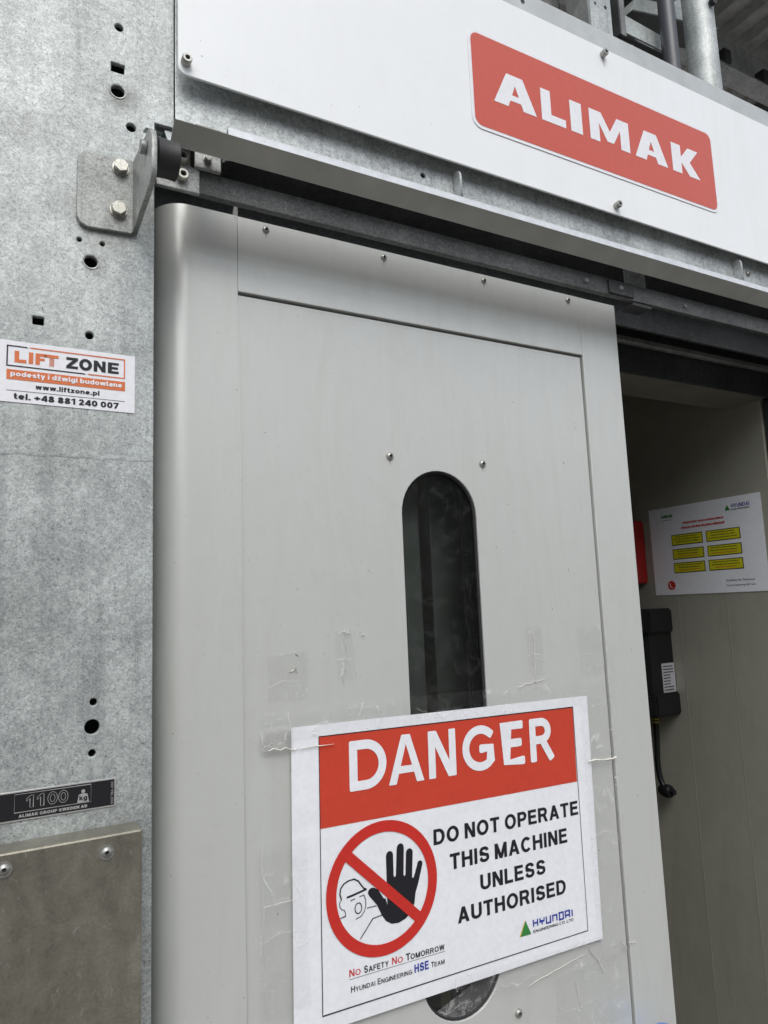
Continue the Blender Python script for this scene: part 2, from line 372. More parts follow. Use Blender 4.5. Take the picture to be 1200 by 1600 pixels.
# a plain grotesque alphabet drawn as pen strokes on a cap height of 1; w = stem weight, S_ = width factor
def glyphs(w):
    h = w / 2; G = {}
    def A_(cx, cy, rx, ry, a0, a1, n=18): return [(cx + rx * math.cos(math.radians(a0 + (a1 - a0) * i / n)), cy + ry * math.sin(math.radians(a0 + (a1 - a0) * i / n))) for i in range(n + 1)]
    def bowl(x0, xs, xr, y0, y1, n=14): return [(x0, y1), (xs, y1)] + A_(xs, (y0 + y1) / 2, xr - xs, (y1 - y0) / 2, 85, -85, n) + [(xs, y0), (x0, y0)]
    V = lambda x, a=0, b=1: ('s', [(x, a), (x, b)])
    Hh = lambda y, a, b: ('s', [(a, y), (b, y)])
    Dg = lambda x0, y0, x1, y1, k=1.0: ('d', (x0, y0, x1, y1, w * k * math.hypot(x1 - x0, y1 - y0) / abs(y1 - y0)))
    t, b, m = 1 - h, h, .52
    G['A'] = (.76, [Dg(h * 1.05, 0, .38, 1), Dg(.76 - h * 1.05, 0, .38, 1), Hh(.30, .18, .58)])
    G['B'] = (.68, [V(h), ('s', bowl(h, .40, .66 - h, m, t)), ('s', bowl(h, .40, .68 - h, b, m))])
    G['C'] = (.74, [('s', A_(.38, .5, .38 - h, .5 - h + .01, 42, 318, 26))])
    G['D'] = (.72, [V(h), ('s', bowl(h, .34, .72 - h, b, t))])
    G['E'] = (.62, [V(h), Hh(t, h, .60), Hh(m, h, .57), Hh(b, h, .62)])
    G['F'] = (.58, [V(h), Hh(t, h, .58), Hh(m - .02, h, .52)])
    G['G'] = (.78, [('s', A_(.39, .5, .39 - h, .5 - h + .01, 42, 325, 26) + [(.78 - h, .2), (.78 - h, .45), (.42, .45)])])
    G['H'] = (.70, [V(h), V(.70 - h), Hh(m, h, .70 - h)])
    G['I'] = (w, [V(h)])
    G['K'] = (.72, [V(h), Dg(.10, .36, .62, 1), Dg(.64, 0, .30, .56)])
    G['L'] = (.58, [V(h), Hh(b, h, .58)])
    G['M'] = (.84, [V(h), V(.84 - h), Dg(h * 1.1, 1, .42, 0), Dg(.84 - h * 1.1, 1, .42, 0)])
    G['N'] = (.70, [V(h), V(.70 - h), Dg(h * 1.15, 1, .70 - h * 1.15, 0)])
    G['O'] = (.80, [('c', A_(.40, .5, .40 - h, .5 - h + .01, 0, 350, 35))])
    G['P'] = (.66, [V(h), ('s', bowl(h, .38, .66 - h, .46, t))])
    G['R'] = (.72, [V(h), ('s', bowl(h, .40, .68 - h, .48, t)), Dg(.72 - h * 1.1, 0, .44, .46)])
    sc = [(.66 - h, .72)] + A_(.345, .735, .31 - h, .265 - h, 18, 180, 12) + [(.06 + h * .7, .66), (.14, .575), (.36, .50), (.56, .43)] + A_(.35, .275, .33 - h, .275 - h, 20, -180, 16) + [(h - .005, .29)]
    G['S'] = (.68, [('s', sc)])
    G['T'] = (.64, [V(.32), Hh(t, 0, .64)])
    G['U'] = (.70, [('s', [(h, 1), (h, .34)] + A_(.35, .34, .35 - h, .34 - h, 185, 355, 16) + [(.70 - h, .34), (.70 - h, 1)])])
    G['V'] = (.72, [Dg(h * 1.05, 1, .36, 0), Dg(.72 - h * 1.05, 1, .36, 0)])
    G['W'] = (1.0, [Dg(h * 1.05, 1, .27, 0), Dg(.5, 1, .27, 0), Dg(.5, 1, .73, 0), Dg(1 - h * 1.05, 1, .73, 0)])
    G['Y'] = (.70, [V(.35, 0, .46), Dg(h * 1.1, 1, .35, .40), Dg(.70 - h * 1.1, 1, .35, .40)])
    G['Z'] = (.64, [Hh(t, 0, .64), Hh(b, 0, .64), Dg(.12, .04, .52, .96)])
    x = .73; xm = x / 2
    ring = lambda: ('c', A_(.31, xm, .31 - h, xm - h + .008, 0, 348, 29))
    G['a'] = (.60, [('s', [(.60 - h, 0), (.60 - h, .50)] + A_(.34, .50, .26 - h, .23 - h, 0, 155, 10)), ('s', [(.58 - h, .44), (.3, .40)] + A_(.25, .22, .25 - h, .20 - h + .01, 100, 290, 12) + [(.44, .06), (.60 - h, .20)])])
    G['b'] = (.62, [V(h), ring()]); G['d'] = (.62, [V(.62 - h), ring()])
    G['p'] = (.62, [V(h, -.27, x), ring()]); G['q'] = (.62, [V(.62 - h, -.27, x), ring()])
    G['g'] = (.62, [ring(), ('s', [(.62 - h, x), (.62 - h, -.02)] + A_(.31, -.02, .31 - h, .24 - h, -5, -160, 10))])
    G['e'] = (.62, [('s', [(.62 - h, xm - .02)] + A_(.31, xm, .31 - h, xm - h + .008, 5, 318, 24)), Hh(xm - .02, h, .62 - h)])
    G['o'] = (.62, [ring()])
    G['c'] = (.58, [('s', A_(.31, xm, .31 - h, xm - h + .008, 45, 315, 20))])
    G['k'] = (.58, [V(h), Dg(.10, .26, .50, x), Dg(.52, 0, .24, .42)])
    G['i'] = (w, [V(h, 0, x), V(h, .83, 1)]); G['l'] = (w, [V(h)])
    G['f'] = (.38, [('s', [(.16, 0), (.16, .78)] + A_(.34, .78, .18, .22 - h, 178, 95, 8) + [(.38, t)]), Hh(x - h, 0, .36)])
    G['t'] = (.38, [('s', [(.16, .95), (.16, .2)] + A_(.32, .2, .16, .2 - h, 185, 265, 8) + [(.38, b)]), Hh(x - h, 0, .36)])
    G['n'] = (.58, [V(h, 0, x), ('s', [(h, .42)] + A_(.30, .46, .28 - h, .27 - h, 165, 5, 12) + [(.58 - h, .42), (.58 - h, 0)])])
    G['u'] = (.58, [V(.58 - h, 0, x), ('s', [(h, x), (h, .28)] + A_(.28, .27, .28 - h, .27 - h, 185, 345, 12) + [(.58 - h, .3)])])
    G['s'] = (.54, [('s', [(.54 - h, .52)] + A_(.27, .535, .25 - h, .195 - h, 25, 180, 10) + [(.12, .42), (.27, .37), (.42, .32)] + A_(.275, .2, .265 - h, .2 - h, 25, -170, 12))])
    G['w'] = (.84, [Dg(h, x, .23, 0), Dg(.42, x, .23, 0), Dg(.42, x, .61, 0), Dg(.84 - h, x, .61, 0)])
    G['y'] = (.60, [Dg(h, x, .31, 0), Dg(.60 - h, x, .22, -.27)])
    G['z'] = (.52, [Hh(x - h, 0, .52), Hh(b, 0, .52), Dg(.11, .04, .41, x - .04)])
    G['\u017a'] = (.52, G['z'][1] + [Dg(.22, .80, .36, 1)])
    G['.'] = (w * 1.05, [V(w * .52, 0, w * 1.05)])
    G['+'] = (.62, [Hh(.42, 0, .62), V(.31, .12, .72)])
    G['-'] = (.34, [Hh(.36, 0, .34)])
    G['0'] = (.62, [('c', A_(.31, .5, .31 - h, .5 - h, 0, 350, 35))])
    G['1'] = (.42, [V(.42 - h), Dg(.04, .70, .34, .98, .8)])
    G['2'] = (.60, [('s', A_(.30, .68, .29 - h, .32 - h, 170, -35, 14) + [(h * 1.3, b + .02)]), Hh(b, h * .5, .60)])
    G['3'] = (.60, [('s', A_(.29, .75, .27 - h, .25 - h, 165, -85, 12)), ('s', A_(.30, .27, .30 - h, .27 - h, 85, -165, 14))])
    G['4'] = (.64, [V(.48), Hh(.27, .02, .64), Dg(.09, .27, .44, .98)])
    G['7'] = (.58, [Hh(t, 0, .58), Dg(.20, 0, .50, .95)])
    G['8'] = (.62, [('c', A_(.31, .745, .27 - h, .255 - h, 0, 348, 29)), ('c', A_(.31, .27, .31 - h, .27 - h, 0, 348, 29))])
    G['9'] = (.60, [('c', A_(.30, .68, .30 - h, .32 - h, 0, 348, 29)), ('s', [(.60 - h, .66), (.60 - h, .5)] + A_(.30, .42, .30 - h, .42 - h, 0, -150, 14))])
    return G
def lett(s, x0, x1, y0, cap, mtx, z, w=.17, gap=.09, space=.26):
    """lettering in the stroke alphabet whose ink box spans x0..x1, standing on y0, cap height cap"""
    G = glyphs(w); X = 0; items = []
    for ch in s:
        if ch == ' ': X += space; continue
        if ch not in G: continue
        wd, ps = G[ch]; items.append((X, ps)); X += wd + gap
    tot = X - gap; k_ = (x1 - x0) / (tot * cap); bm = bmesh.new(); q = 0
    for ox, ps in items:
        for kind, p in ps:
            zz = z + (q % 5) * .00002; q += 1
            if kind == 'd':
                ax, ay, bx, by, hw = p
                vs = [(ax - hw / 2, ay), (ax + hw / 2, ay), (bx + hw / 2, by), (bx - hw / 2, by)]
                if by < ay: vs = vs[::-1]
                bm.faces.new([bm.verts.new((a_ + ox, c_, zz)) for a_, c_ in vs])
            else:
                me = stroke([(a_ + ox, c_) for a_, c_ in p], w, Matrix.Identity(4), zz, kind == 'c'); bm.from_mesh(me); bpy.data.meshes.remove(me)
    bm.transform(mtx @ Matrix.Translation((x0, y0, 0)) @ Matrix.Diagonal((cap * k_, cap, 1, 1)))
    me = bpy.data.meshes.new('t'); bm.to_mesh(me); bm.free(); return me

# bolts -------------------------------------------------------------
def socket_bolt(parent, x, y, z, r=.006, h=.007, mtx=None, mat='stainless', name='bolt', **k):
    m = mtx or frame((x, y, z), (1, 0, 0), (0, 0, 1))
    me = lathe([(0, h * .35), (r * .48, h * .35), (r * .5, h), (r * .86, h), (r, h * .86), (r, 0)], m, 20)
    o = add(name, me, M[mat], parent, smooth=True, **k)
    add('socket', flat([circ(0, 0, r * .5, 6)], m, h * .38), M['socket'], o)
    return o
def hex_bolt(parent, m, r=.008, h=.006, washer=True, mat='bolt', ph=.3, name='bolt'):
    bm = [plate([circ(0, 0, r, 6, ph)], h, m @ Matrix.Translation((0, 0, .0015 if washer else 0)), .0006)]
    if washer: bm.append(lathe([(0, 0), (r * 1.12, 0), (r * 1.12, .0015), (0, .0015)], m))
    return add(name, join(bm), M[mat], parent)
def dome_bolt(parent, x, y, z, r=.006, h=.0035, mat='stainless', washer=0):
    m = frame((x, y, z), (1, 0, 0), (0, 0, 1))
    pr = ([(washer, 0), (washer, .001), (r, .001)] if washer else [(r, 0)]) + [(r * .92, h * .5), (r * .7, h * .85), (r * .42, h), (r * .4, h * .4), (0, h * .4)]
    o = add('bolt', lathe(pr, m, 20), M[mat], parent, smooth=True)
    add('socket', flat([circ(0, 0, r * .4, 6)], m, h * .45), M['socket'], o)
    return o

# ================================================================ THE GROUND
def ground():
    bm = bmesh.new(); bmesh.ops.create_grid(bm, x_segments=2, y_segments=2, size=150)
    me = bpy.data.meshes.new('g'); bm.to_mesh(me); bm.free()
    add('ground', me, M['concrete'], kind='structure')
ground()

# ================================================================ STEEL POST (left)
PY = -.03
post = thing('steel_post', 'tall galvanised steel post with round and square holes left of the sliding door', 'post', (.05, 0, 0))
out = [(-.20, .02), (.1365, .02), (.1365, 2.104), (.156, 2.104), (.156, 3.2), (-.20, 3.2)]
holes = [circ(.1007, 2.1987, .0042, 14), rect(.0935, 2.1475, .1065, 2.158), circ(.1001, 2.1267, .0068, 18), circ(.1133, 2.0915, .0048, 14),
         circ(.0671, 1.9604, .0024, 10), circ(.0877, 1.9605, .0024, 10), circ(.0776, 1.9399, .0062, 16),
         rect(.0290, 1.8695, .0385, 1.8775, .001, 2), circ(.0775, 1.8663, .0038, 14),
         circ(.0857, 1.5282, .0032, 14), circ(.0849, 1.5069, .0064, 20), circ(.0852, 1.4845, .0032, 14)]
add('front_plate', plate([out] + holes, .006, face(PY + .006), .0008), M['post'], post)
add('side_plate', box(.1305, .1365, PY + .007, .16, .02, 2.104), M['post'], post)
add('side_plate', box(.150, .156, PY + .007, .16, 2.104, 3.2), M['post'], post)
add('back_plate', box(-.2, .156, .16, .166, .02, 3.2), M['galv_dark'], post)
add('inner_web', box(-.2, .129, .03, .034, .02, 3.2), M['galv_dark'], post)
# faint weld seam across the face
bm = bmesh.new(); pv = None
for i in range(61):
    x = -.2 + .3345 * i / 60; zz = 1.7485 + .0018 * i / 60 + .0006 * math.sin(i * 1.3) + rnd.uniform(-.00008, .00008)
    row = [bm.verts.new((x, PY - .0002, zz - .0022)), bm.verts.new((x, PY - .00035, zz - .0004)), bm.verts.new((x, PY - .0002, zz + .0016))]
    if pv:
        for k in range(2): bm.faces.new((pv[k], row[k], row[k + 1], pv[k + 1]))
    pv = row
me = bpy.data.meshes.new('w'); bm.to_mesh(me); bm.free()
add('weld_seam', me, M['post'], post, smooth=True)
for hx, hz, hr in ((.1001, 2.1267, .0068), (.0776, 1.9399, .0062)):      # threaded bushes set into two of the holes
    add('threaded_bush', lathe([(hr * 1.0, .0006), (hr * 1.18, .0008), (hr * 1.2, 0), (hr * 1.2, -.002)], face(PY) @ Matrix.Translation((hx, hz, 0)), 20), M['zinc_bracket'], post, smooth=True)

# ================================================================ STOP BRACKET with rubber buffer
br = thing('stop_bracket', 'zinc angle bracket bolted to the steel post, holding a black rubber buffer', 'bracket', (.1, PY, 2.01))
add('base_plate', plate([[(.0635, 1.983), (.0665, 1.976), (.073, 1.9725), (.1135, 1.9745), (.1175, 1.9785), (.1180, 2.0525), (.069, 2.0492), (.064, 2.0445)]], .0045, face(PY - .0005), .0009), M['zinc_bracket'], br)
fm = frame((.1195, 0, 0), (0, -1, 0), (0, 0, 1))      # seen from the left, local x = towards the street
side = [(.031, 1.9750), (.116, 1.9800), (.1245, 1.9830), (.128, 1.9900), (.1285, 2.018), (.1225, 2.030), (.112, 2.0365), (.102, 2.0385), (.031, 2.0530)]
add('flange', plate([side], .005, fm, .0009), M['zinc_bracket'], br)
hex_bolt(br, face(PY - .0048) @ Matrix.Translation((.1028, 2.0405, 0)), .0072, .0062)
hex_bolt(br, face(PY - .0048) @ Matrix.Translation((.1010, 1.9955, 0)), .0072, .0062, ph=.75)
hex_bolt(br, frame((.1143, -.105, 2.0225), (0, -1, 0), (0, 0, 1)), .0068, .0055, washer=False, mat='zinc_bracket', ph=.55)
buf = lathe([(0, 0), (.0165, 0), (.0175, .001), (.0168, .006), (.0165, .011), (.0168, .016), (.0172, .0195), (.016, .0205), (0, .0205)],
            Matrix(((0, 0, 1, .1218), (1, 0, 0, -.1045), (0, 1, 0, 2.0165), (0, 0, 0, 1))), 32)
add('rubber_buffer', buf, M['rubber'], br, smooth=True)

# ================================================================ SLIDING DOOR
door = thing('sliding_door', 'pale grey satin metal sliding door with a tall rounded window', 'door', (.48, 0, .06))
ZT = 2.041
prof = [(.1447, .046)]
for i in range(15):
    t = i / 14 * PI / 2
    prof.append((.1447 + .034 * (1 - math.cos(t)), .040 - .040 * math.sin(t)))
prof += [(.2316, 0), (.2316, .046)]
add('left_stile', prism(prof, 'Z', .06, ZT), M['door'], door, smooth=True)
add('top_rail', box(.2323, .7449, 0, .03, 1.9525, ZT, .0006), M['door'], door)
add('right_stile', box(.7455, .819, 0, .046, .06, ZT, .0012), M['door'], door)
add('bottom_rail', box(.2323, .7449, 0, .03, .06, .20, .0006), M['door'], door)
wz0, wz1, wx0, wx1 = 1.1383 + .0, 1.7666, .4314, .5413
wc, wr = (wx0 + wx1) / 2, (wx1 - wx0) / 2
slot = [(wc + wr * math.cos(PI * i / 20), wz1 - wr + wr * math.sin(PI * i / 20)) for i in range(21)] + [(wc - wr * math.cos(PI * i / 20), wz0 + wr - wr * math.sin(PI * i / 20)) for i in range(21)]
def inset(pts, d):
    return [(wc + (x - wc) * (1 - d / wr), (z if 0 else (wz1 - wr + (z - (wz1 - wr)) * (1 - d / wr) if z > wz1 - wr else wz0 + wr + (z - wz0 - wr) * (1 - d / wr) if z < wz0 + wr else z))) for x, z in pts]
add('centre_panel', plate([rect(.2328, .203, .7425, 1.9495), slot], .003, face(.0065), .0005), M['door'], door)
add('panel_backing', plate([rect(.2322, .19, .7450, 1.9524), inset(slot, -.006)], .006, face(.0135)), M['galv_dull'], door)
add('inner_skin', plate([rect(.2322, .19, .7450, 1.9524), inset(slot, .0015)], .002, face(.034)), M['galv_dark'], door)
add('window_gasket', plate([inset(slot, -.003), inset(slot, .0022)], .004, face(.0108), .0006), M['rubber'], door)
add('window_pane', plate([inset(slot, -.001)], 0, face(.0100)), M['glass'], door)
for x, z in ((.4175, 1.7805), (.555, 1.7801), (.5603, 1.1243), (.425, 1.128)): dome_bolt(door, x, .0035, z, .0050, .0036)
for x in (.2653, .4187, .5726, .7240): dome_bolt(door, x, 0, 2.0320 + (.0 if x > .3 else .0005), .0042, .0026)
add('lifting_tab', plate([[(.2270, 2.041), (.2330, 2.041), (.2330, 2.062), (.2300, 2.062)]], .003, face(.004)), M['galv_dull'], door)
drips = []
for x, z, y in ((.4175, 1.7760, .0034), (.555, 1.7755, .0034), (.4187, 2.0280, -.0001), (.5726, 2.0280, -.0001), (.7240, 2.0280, -.0001), (.2653, 2.0280, -.0001)):
    w_ = rnd.uniform(.0006, .0011); L = rnd.uniform(.004, .010)
    drips.append(flat([[(x - w_, z), (x + w_, z), (x + w_ * .5, z - L * .6), (x + w_ * .1, z - L), (x - w_ * .5, z - L * .7)]], face(y), 0))
add('dirt_runs', join(drips), plain('dirt_run_grey', (.33, .325, .29, 1), .6), door, kind='stuff')
# chips and scratches in the paint: little dark scars with shape of their own
chips = []
for (x, z, l, a) in ((.6960, 1.79, .004, 1.9), (.6960, 1.80, .002, 1.2), (.6565, 1.5905, .004, 1.0), (.3850, 1.6420, .003, .3), (.3830, 1.6440, .003, .4), (.5700, 1.6720, .004, 2.2),
                      (.6000, 1.6920, .003, 1.4), (.7230, 1.8500, .003, 1.6), (.7235, 1.842, .004, 1.5), (.6900, 1.6420, .005, 1.7), (.2660, 1.30, .003, 1.2), (.3300, 1.5730, .003, .6), (.2930, 1.5540, .006, 2.4),
                      (.4040, 1.5900, .002, 0), (.6120, 1.8690, .003, 2.6), (.5050, 1.8430, .002, .4), (.7820, 1.3350, .004, 2.1), (.7790, 1.2110, .003, .7), (.7930, 1.5290, .003, 1.4)):
    y = .0034 if .2345 < x < .7425 else -.0001
    d = Vector((math.cos(a), math.sin(a))) * l / 2; q = Vector((-d.y, d.x)) * rnd.uniform(.25, .5)
    pts = [(x - d.x, z - d.y), (x + q.x * .8, z + q.y * .8), (x + d.x * .4 + q.x, z + d.y * .4 + q.y), (x + d.x, z + d.y), (x - q.x * .4, z - q.y * .4)]
    chips.append(flat([pts], face(y), .0))
add('paint_chips', join(chips), plain('chip_grey', (.09, .085, .07, 1), .7), door, kind='stuff')

# ================================================================ DOOR RAIL above the door
rail = thing('door_rail', 'dark steel guide rail running just above the top edge of the sliding door', 'rail', (.6, -.06, 2.02))
add('rail_bar', box(.1665, 1.70, -.060, -.052, 2.0190, 2.0432, .0008), M['galv_mid'], rail)
add('end_plate', plate([[(.131, 2.0145), (.1731, 2.0150), (.1731, 2.0395), (.1640, 2.0425), (.1640, 2.0665), (.1500, 2.0665), (.1440, 2.0340), (.131, 2.0300)]], .005, face(-.0605), .0008), M['zinc_bracket'], rail)
socket_bolt(rail, .1554, -.0655, 2.0478, .0058, .007, mat='bolt'); socket_bolt(rail, .1554, -.0655, 2.0286, .0058, .007, mat='bolt')
add('hanger_bracket', join([box(.786, .822, -.058, -.050, 2.0434, 2.074, .0008), lathe([(0, .005), (.004, .005), (.0045, 0)], face(-.0585) @ Matrix.Translation((.803, 2.060, 0)), 12)]), M['galv_dull'], rail)
add('hanger_foot', box(.792, .830, -.058, -.034, 2.0135, 2.0188, .0006), M['galv_dark'], rail)
for x_ in (.700, .763, .90): add('rail_screw', lathe([(0, .003), (.003, .0028), (.0038, 0)], face(-.0602 if x_ != .763 else -.0631) @ Matrix.Translation((x_, 2.031, 0)), 12), M['galv_dull'], rail)
add('joint_plate', box(.742, .79, -.063, -.0601, 2.0215, 2.041, .0006), M['galv_dark'], rail)

# ================================================================ LINTEL OF THE LIFT CAGE (dark members behind the rail)
lin = thing('cage_lintel', 'dark stepped steel lintel over the open doorway, under the guide rail', 'lintel', (.8, .05, 2.0))
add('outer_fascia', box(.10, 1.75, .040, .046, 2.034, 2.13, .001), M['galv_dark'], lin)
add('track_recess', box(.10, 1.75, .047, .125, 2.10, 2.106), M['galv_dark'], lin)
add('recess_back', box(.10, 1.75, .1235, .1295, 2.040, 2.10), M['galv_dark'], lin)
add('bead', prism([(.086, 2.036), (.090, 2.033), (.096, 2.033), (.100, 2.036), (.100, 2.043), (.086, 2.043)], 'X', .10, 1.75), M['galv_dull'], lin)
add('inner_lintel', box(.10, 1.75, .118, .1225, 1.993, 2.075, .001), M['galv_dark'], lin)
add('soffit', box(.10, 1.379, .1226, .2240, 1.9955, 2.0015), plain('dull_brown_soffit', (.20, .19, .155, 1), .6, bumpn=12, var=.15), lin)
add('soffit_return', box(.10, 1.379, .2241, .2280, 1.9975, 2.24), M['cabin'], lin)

# ================================================================ CAGE (interior walls)
cage = thing('lift_cage', 'dim beige lift cage interior seen through the open doorway right of the door', 'lift cage', (.8, .9, .05))
ys = [.1412, .2632, .3860] + [.3860 + .122 * k for k in range(1, 10)]
for a, b in zip(ys, ys[1:]):
    add('wall_panel', box(1.380, 1.395, a + .0008, b - .0008, .05, 2.25, .0006), M['cabin_side'], cage)
    add('seam_strip', box(1.3795, 1.385, b - .0007, b + .0007, .05, 2.25), M['seam'], cage)
yb = ys[-1]
add('back_wall', box(.09, 1.395, yb + .001, yb + .02, .05, 2.25), M['cabin'], cage)
add('side_wall', box(.08, .0895, .18, yb + .02, .05, 2.25), M['cabin'], cage)
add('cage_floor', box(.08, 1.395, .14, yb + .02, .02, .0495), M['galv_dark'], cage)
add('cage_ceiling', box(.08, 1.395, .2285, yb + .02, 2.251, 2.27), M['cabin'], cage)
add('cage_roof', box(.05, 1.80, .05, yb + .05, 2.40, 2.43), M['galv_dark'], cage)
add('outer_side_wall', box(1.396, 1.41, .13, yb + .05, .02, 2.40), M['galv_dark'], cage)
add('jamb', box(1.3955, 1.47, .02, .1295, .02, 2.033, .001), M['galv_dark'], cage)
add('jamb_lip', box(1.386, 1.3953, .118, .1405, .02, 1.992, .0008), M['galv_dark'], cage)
# inner gate uprights right behind the window
M['strip'] = plain('grey_strip_paint', (.34, .35, .33, 1), .35, .2, bumpn=8, var=.12)
gate = thing('inner_gate', 'grey upright strips behind the rounded window glass', 'gate', (.55, .09, .06))
for x0, x1, mt, y in ((.474, .4990, 'strip', .075), (.5260, .5760, 'strip', .09), (.611, .640, 'galv_dark', .08), (.420, .4500, 'galv_dark', .08)):
    add('upright', box(x0, x1, y, y + .006, .06, 1.99, .001), M[mt], gate)
for z in (1.55, 1.12): add('gate_rung', box(.42, .64, .10, .112, z, z + .02), M['galv_dark'], gate)

# ================================================================ GUTTER / COVER STRIP above the rail
gut = thing('rain_strip', 'long bent metal cover strip running above the door rail', 'cover strip', (.6, -.09, 2.05))
add('front_lip', prism([(-.1010, 2.0625), (-.0995, 2.0632), (-.0812, 2.0500), (-.0820, 2.0488)], 'X', .1405, 1.75), plain('smooth_lip_zinc', (.42, .42, .385, 1), .45, .3, bumpn=16, var=.12), gut)
add('back_lip', prism([(-.0808, 2.0502), (-.0800, 2.0492), (-.0615, 2.0745), (-.0627, 2.0752)], 'X', .1395, .1995), M['galv'], gut)
add('bright_fascia', prism([(-.0806, 2.0505), (-.0790, 2.0505), (-.0724, 2.0905), (-.0740, 2.0905)], 'X', .2000, 1.75), M['white'] if 0 else plain('bright_zinc', (.58, .60, .62, 1), .42, .15, bumpn=90, var=.10), gut)
add('fascia_end', prism([(-.0785, 2.0530), (-.0712, 2.0930), (-.0500, 2.0660)], 'X', .2003, .2018), M['galv_dull'], gut)
add('end_tab', prism([(-.0600, 2.0745), (-.0590, 2.0745), (-.045, 2.0790), (-.046, 2.0800)], 'X', .122, .1390), plain('pale_green_zinc', (.3, .38, .36, 1), .4, .3), gut)
cl = thing('clamp_plate', 'small zinc clamp plate with one bolt behind the left end of the cover strip', 'plate', (.195, -.04, 2.1))
add('plate_body', box(.1740, .2010, -.045, -.040, 2.0575, 2.1060, .0008), M['zinc_bracket'], cl)
hex_bolt(cl, face(-.0452) @ Matrix.Translation((.1865, 2.0680, 0)), .0042, .0045, washer=True, mat='stainless')

# ================================================================ HEADER BEAM (galvanised channel) with hooks
hb = thing('header_beam', 'galvanised header channel between the white panel and the cover strip', 'beam', (.9, -.02, 2.1))
HY = -.032
slots = [rect(.5075, 2.126, .5110, 2.152), rect(1.0712, 2.127, 1.0747, 2.153), circ(.4623, 2.1356, .0036, 12)]
add('channel_web', plate([[(.157, 2.108), (.1570, 2.1130), (.1720, 2.1130), (.1720, 2.1050), (1.80, 2.1050), (1.80, 2.45), (.157, 2.45)]] + slots, .004, face(HY + .004), .0004), M['galv'], hb)
add('channel_flange', box(.1575, 1.80, HY + .0045, .038, 2.1055, 2.1095), M['galv_dark'], hb)
add('channel_back', box(.1575, 1.80, .0325, .0365, 2.11, 2.39), M['galv_dark'], hb)
for x, z in ((.5093, 2.139), (1.0730, 2.140)):
    d = [(0, z - .030)] + [(.020 * math.sin(PI * i / 14) ** .8 if i else 0, z + .013 - .026 * i / 14) for i in range(15)]
    pts = [(.0, z + .013)] + [(.0165 * math.sin(PI / 2 * i / 8), z + .013 - .012 * (1 - math.cos(PI / 2 * i / 8))) for i in range(1, 9)] + [(.0165, z - .030), (0, z - .030)]
    add('hook', plate([pts], .003, frame((x + .0015, HY + .001, 0), (0, -1, 0), (0, 0, 1)), .0006), M['galv'], hb)
dome_bolt(hb, 1.1105, HY, 2.1368, .0048, .004)
add('top_angle', prism([(-.0460, 2.408), (-.0430, 2.408), (-.0430, 2.4545), (.055, 2.4545), (.055, 2.4575), (-.0460, 2.4575)], 'X', .157, 1.80), plain('light_zinc', (.46, .48, .48, 1), .5, .2, bumpn=25, var=.1), hb)
add('hole_disc', lathe([(0, .0004), (.0035, .0004), (.0035, 0)], face(-.0462) @ Matrix.Translation((.636, 2.4415, 0))), M['socket'], hb)  # dark disc painted in place of a small shaded hole
socket_bolt(hb, 0, 0, 0, .0055, .012, mtx=frame((.868, -.030, 2.4578), (1, 0, 0), (0, .9, .43)), mat='stainless')

# ================================================================ WHITE HEADER PANEL with sign
wp = thing('white_panel', 'glossy white header panel bolted above the door', 'panel', (.9, -.05, 2.29))
po = rect(.1555, 2.1535, 1.80, 2.4225, .009, 5)
add('panel_sheet', plate([po], .003, face(-.0470), .0008), M['white'], wp)
for x, z in ((.1632, 2.1672), (.7834, 2.4098), (.7836, 2.1665), (1.60, 2.17), (1.60, 2.41)):
    socket_bolt(wp, x, -.0503, z, .0052, .0085)
# drips of dirt under two bolts
add('dirt_streak', flat([[(.7815, 2.404), (.7850, 2.403), (.7862, 2.394), (.7852, 2.389), (.7838, 2.3955)]], face(-.0502), 0), plain('dirt_print', (.5, .49, .45, 1), .6), wp)
chips = []
for i in range(26):
    x, z = (rnd.uniform(.17, .55), rnd.uniform(2.16, 2.20)) if i < 15 else (rnd.uniform(.17, 1.4), rnd.uniform(2.16, 2.42))
    if .52 < x < 1.03 and 2.205 < z < 2.365: continue
    l = rnd.uniform(.0008, .003); a_ = rnd.uniform(0, PI); d = Vector((math.cos(a_), math.sin(a_))) * l / 2; q = Vector((-d.y, d.x)) * rnd.uniform(.2, .6)
    chips.append(flat([[(x - d.x, z - d.y), (x + q.x, z + q.y), (x + d.x, z + d.y), (x - q.x * .5, z - q.y * .5)]], face(-.0501), 0))
add('paint_chips', join(chips), plain('panel_chip_grey', (.22, .21, .19, 1), .7), wp, kind='stuff')
sg = thing('logo_sign', 'red rectangular logo sign with white capitals on the white header panel', 'sign', (.775, -.0505, 2.285))
SX0, SX1, SZ0, SZ1 = .5305, 1.0240, 2.2130, 2.3565
F = face(-.0503)
add('sign_sheet', plate([rect(SX0, SZ0, SX1, SZ1, .016, 8)], .0008, F, .0002), M['vinyl_white'], sg)
add('red_field', flat([rect(SX0 + .0045, SZ0 + .0045, SX1 - .0045, SZ1 - .0045, .012, 8)], F, .0011), M['vinyl_red'], sg)
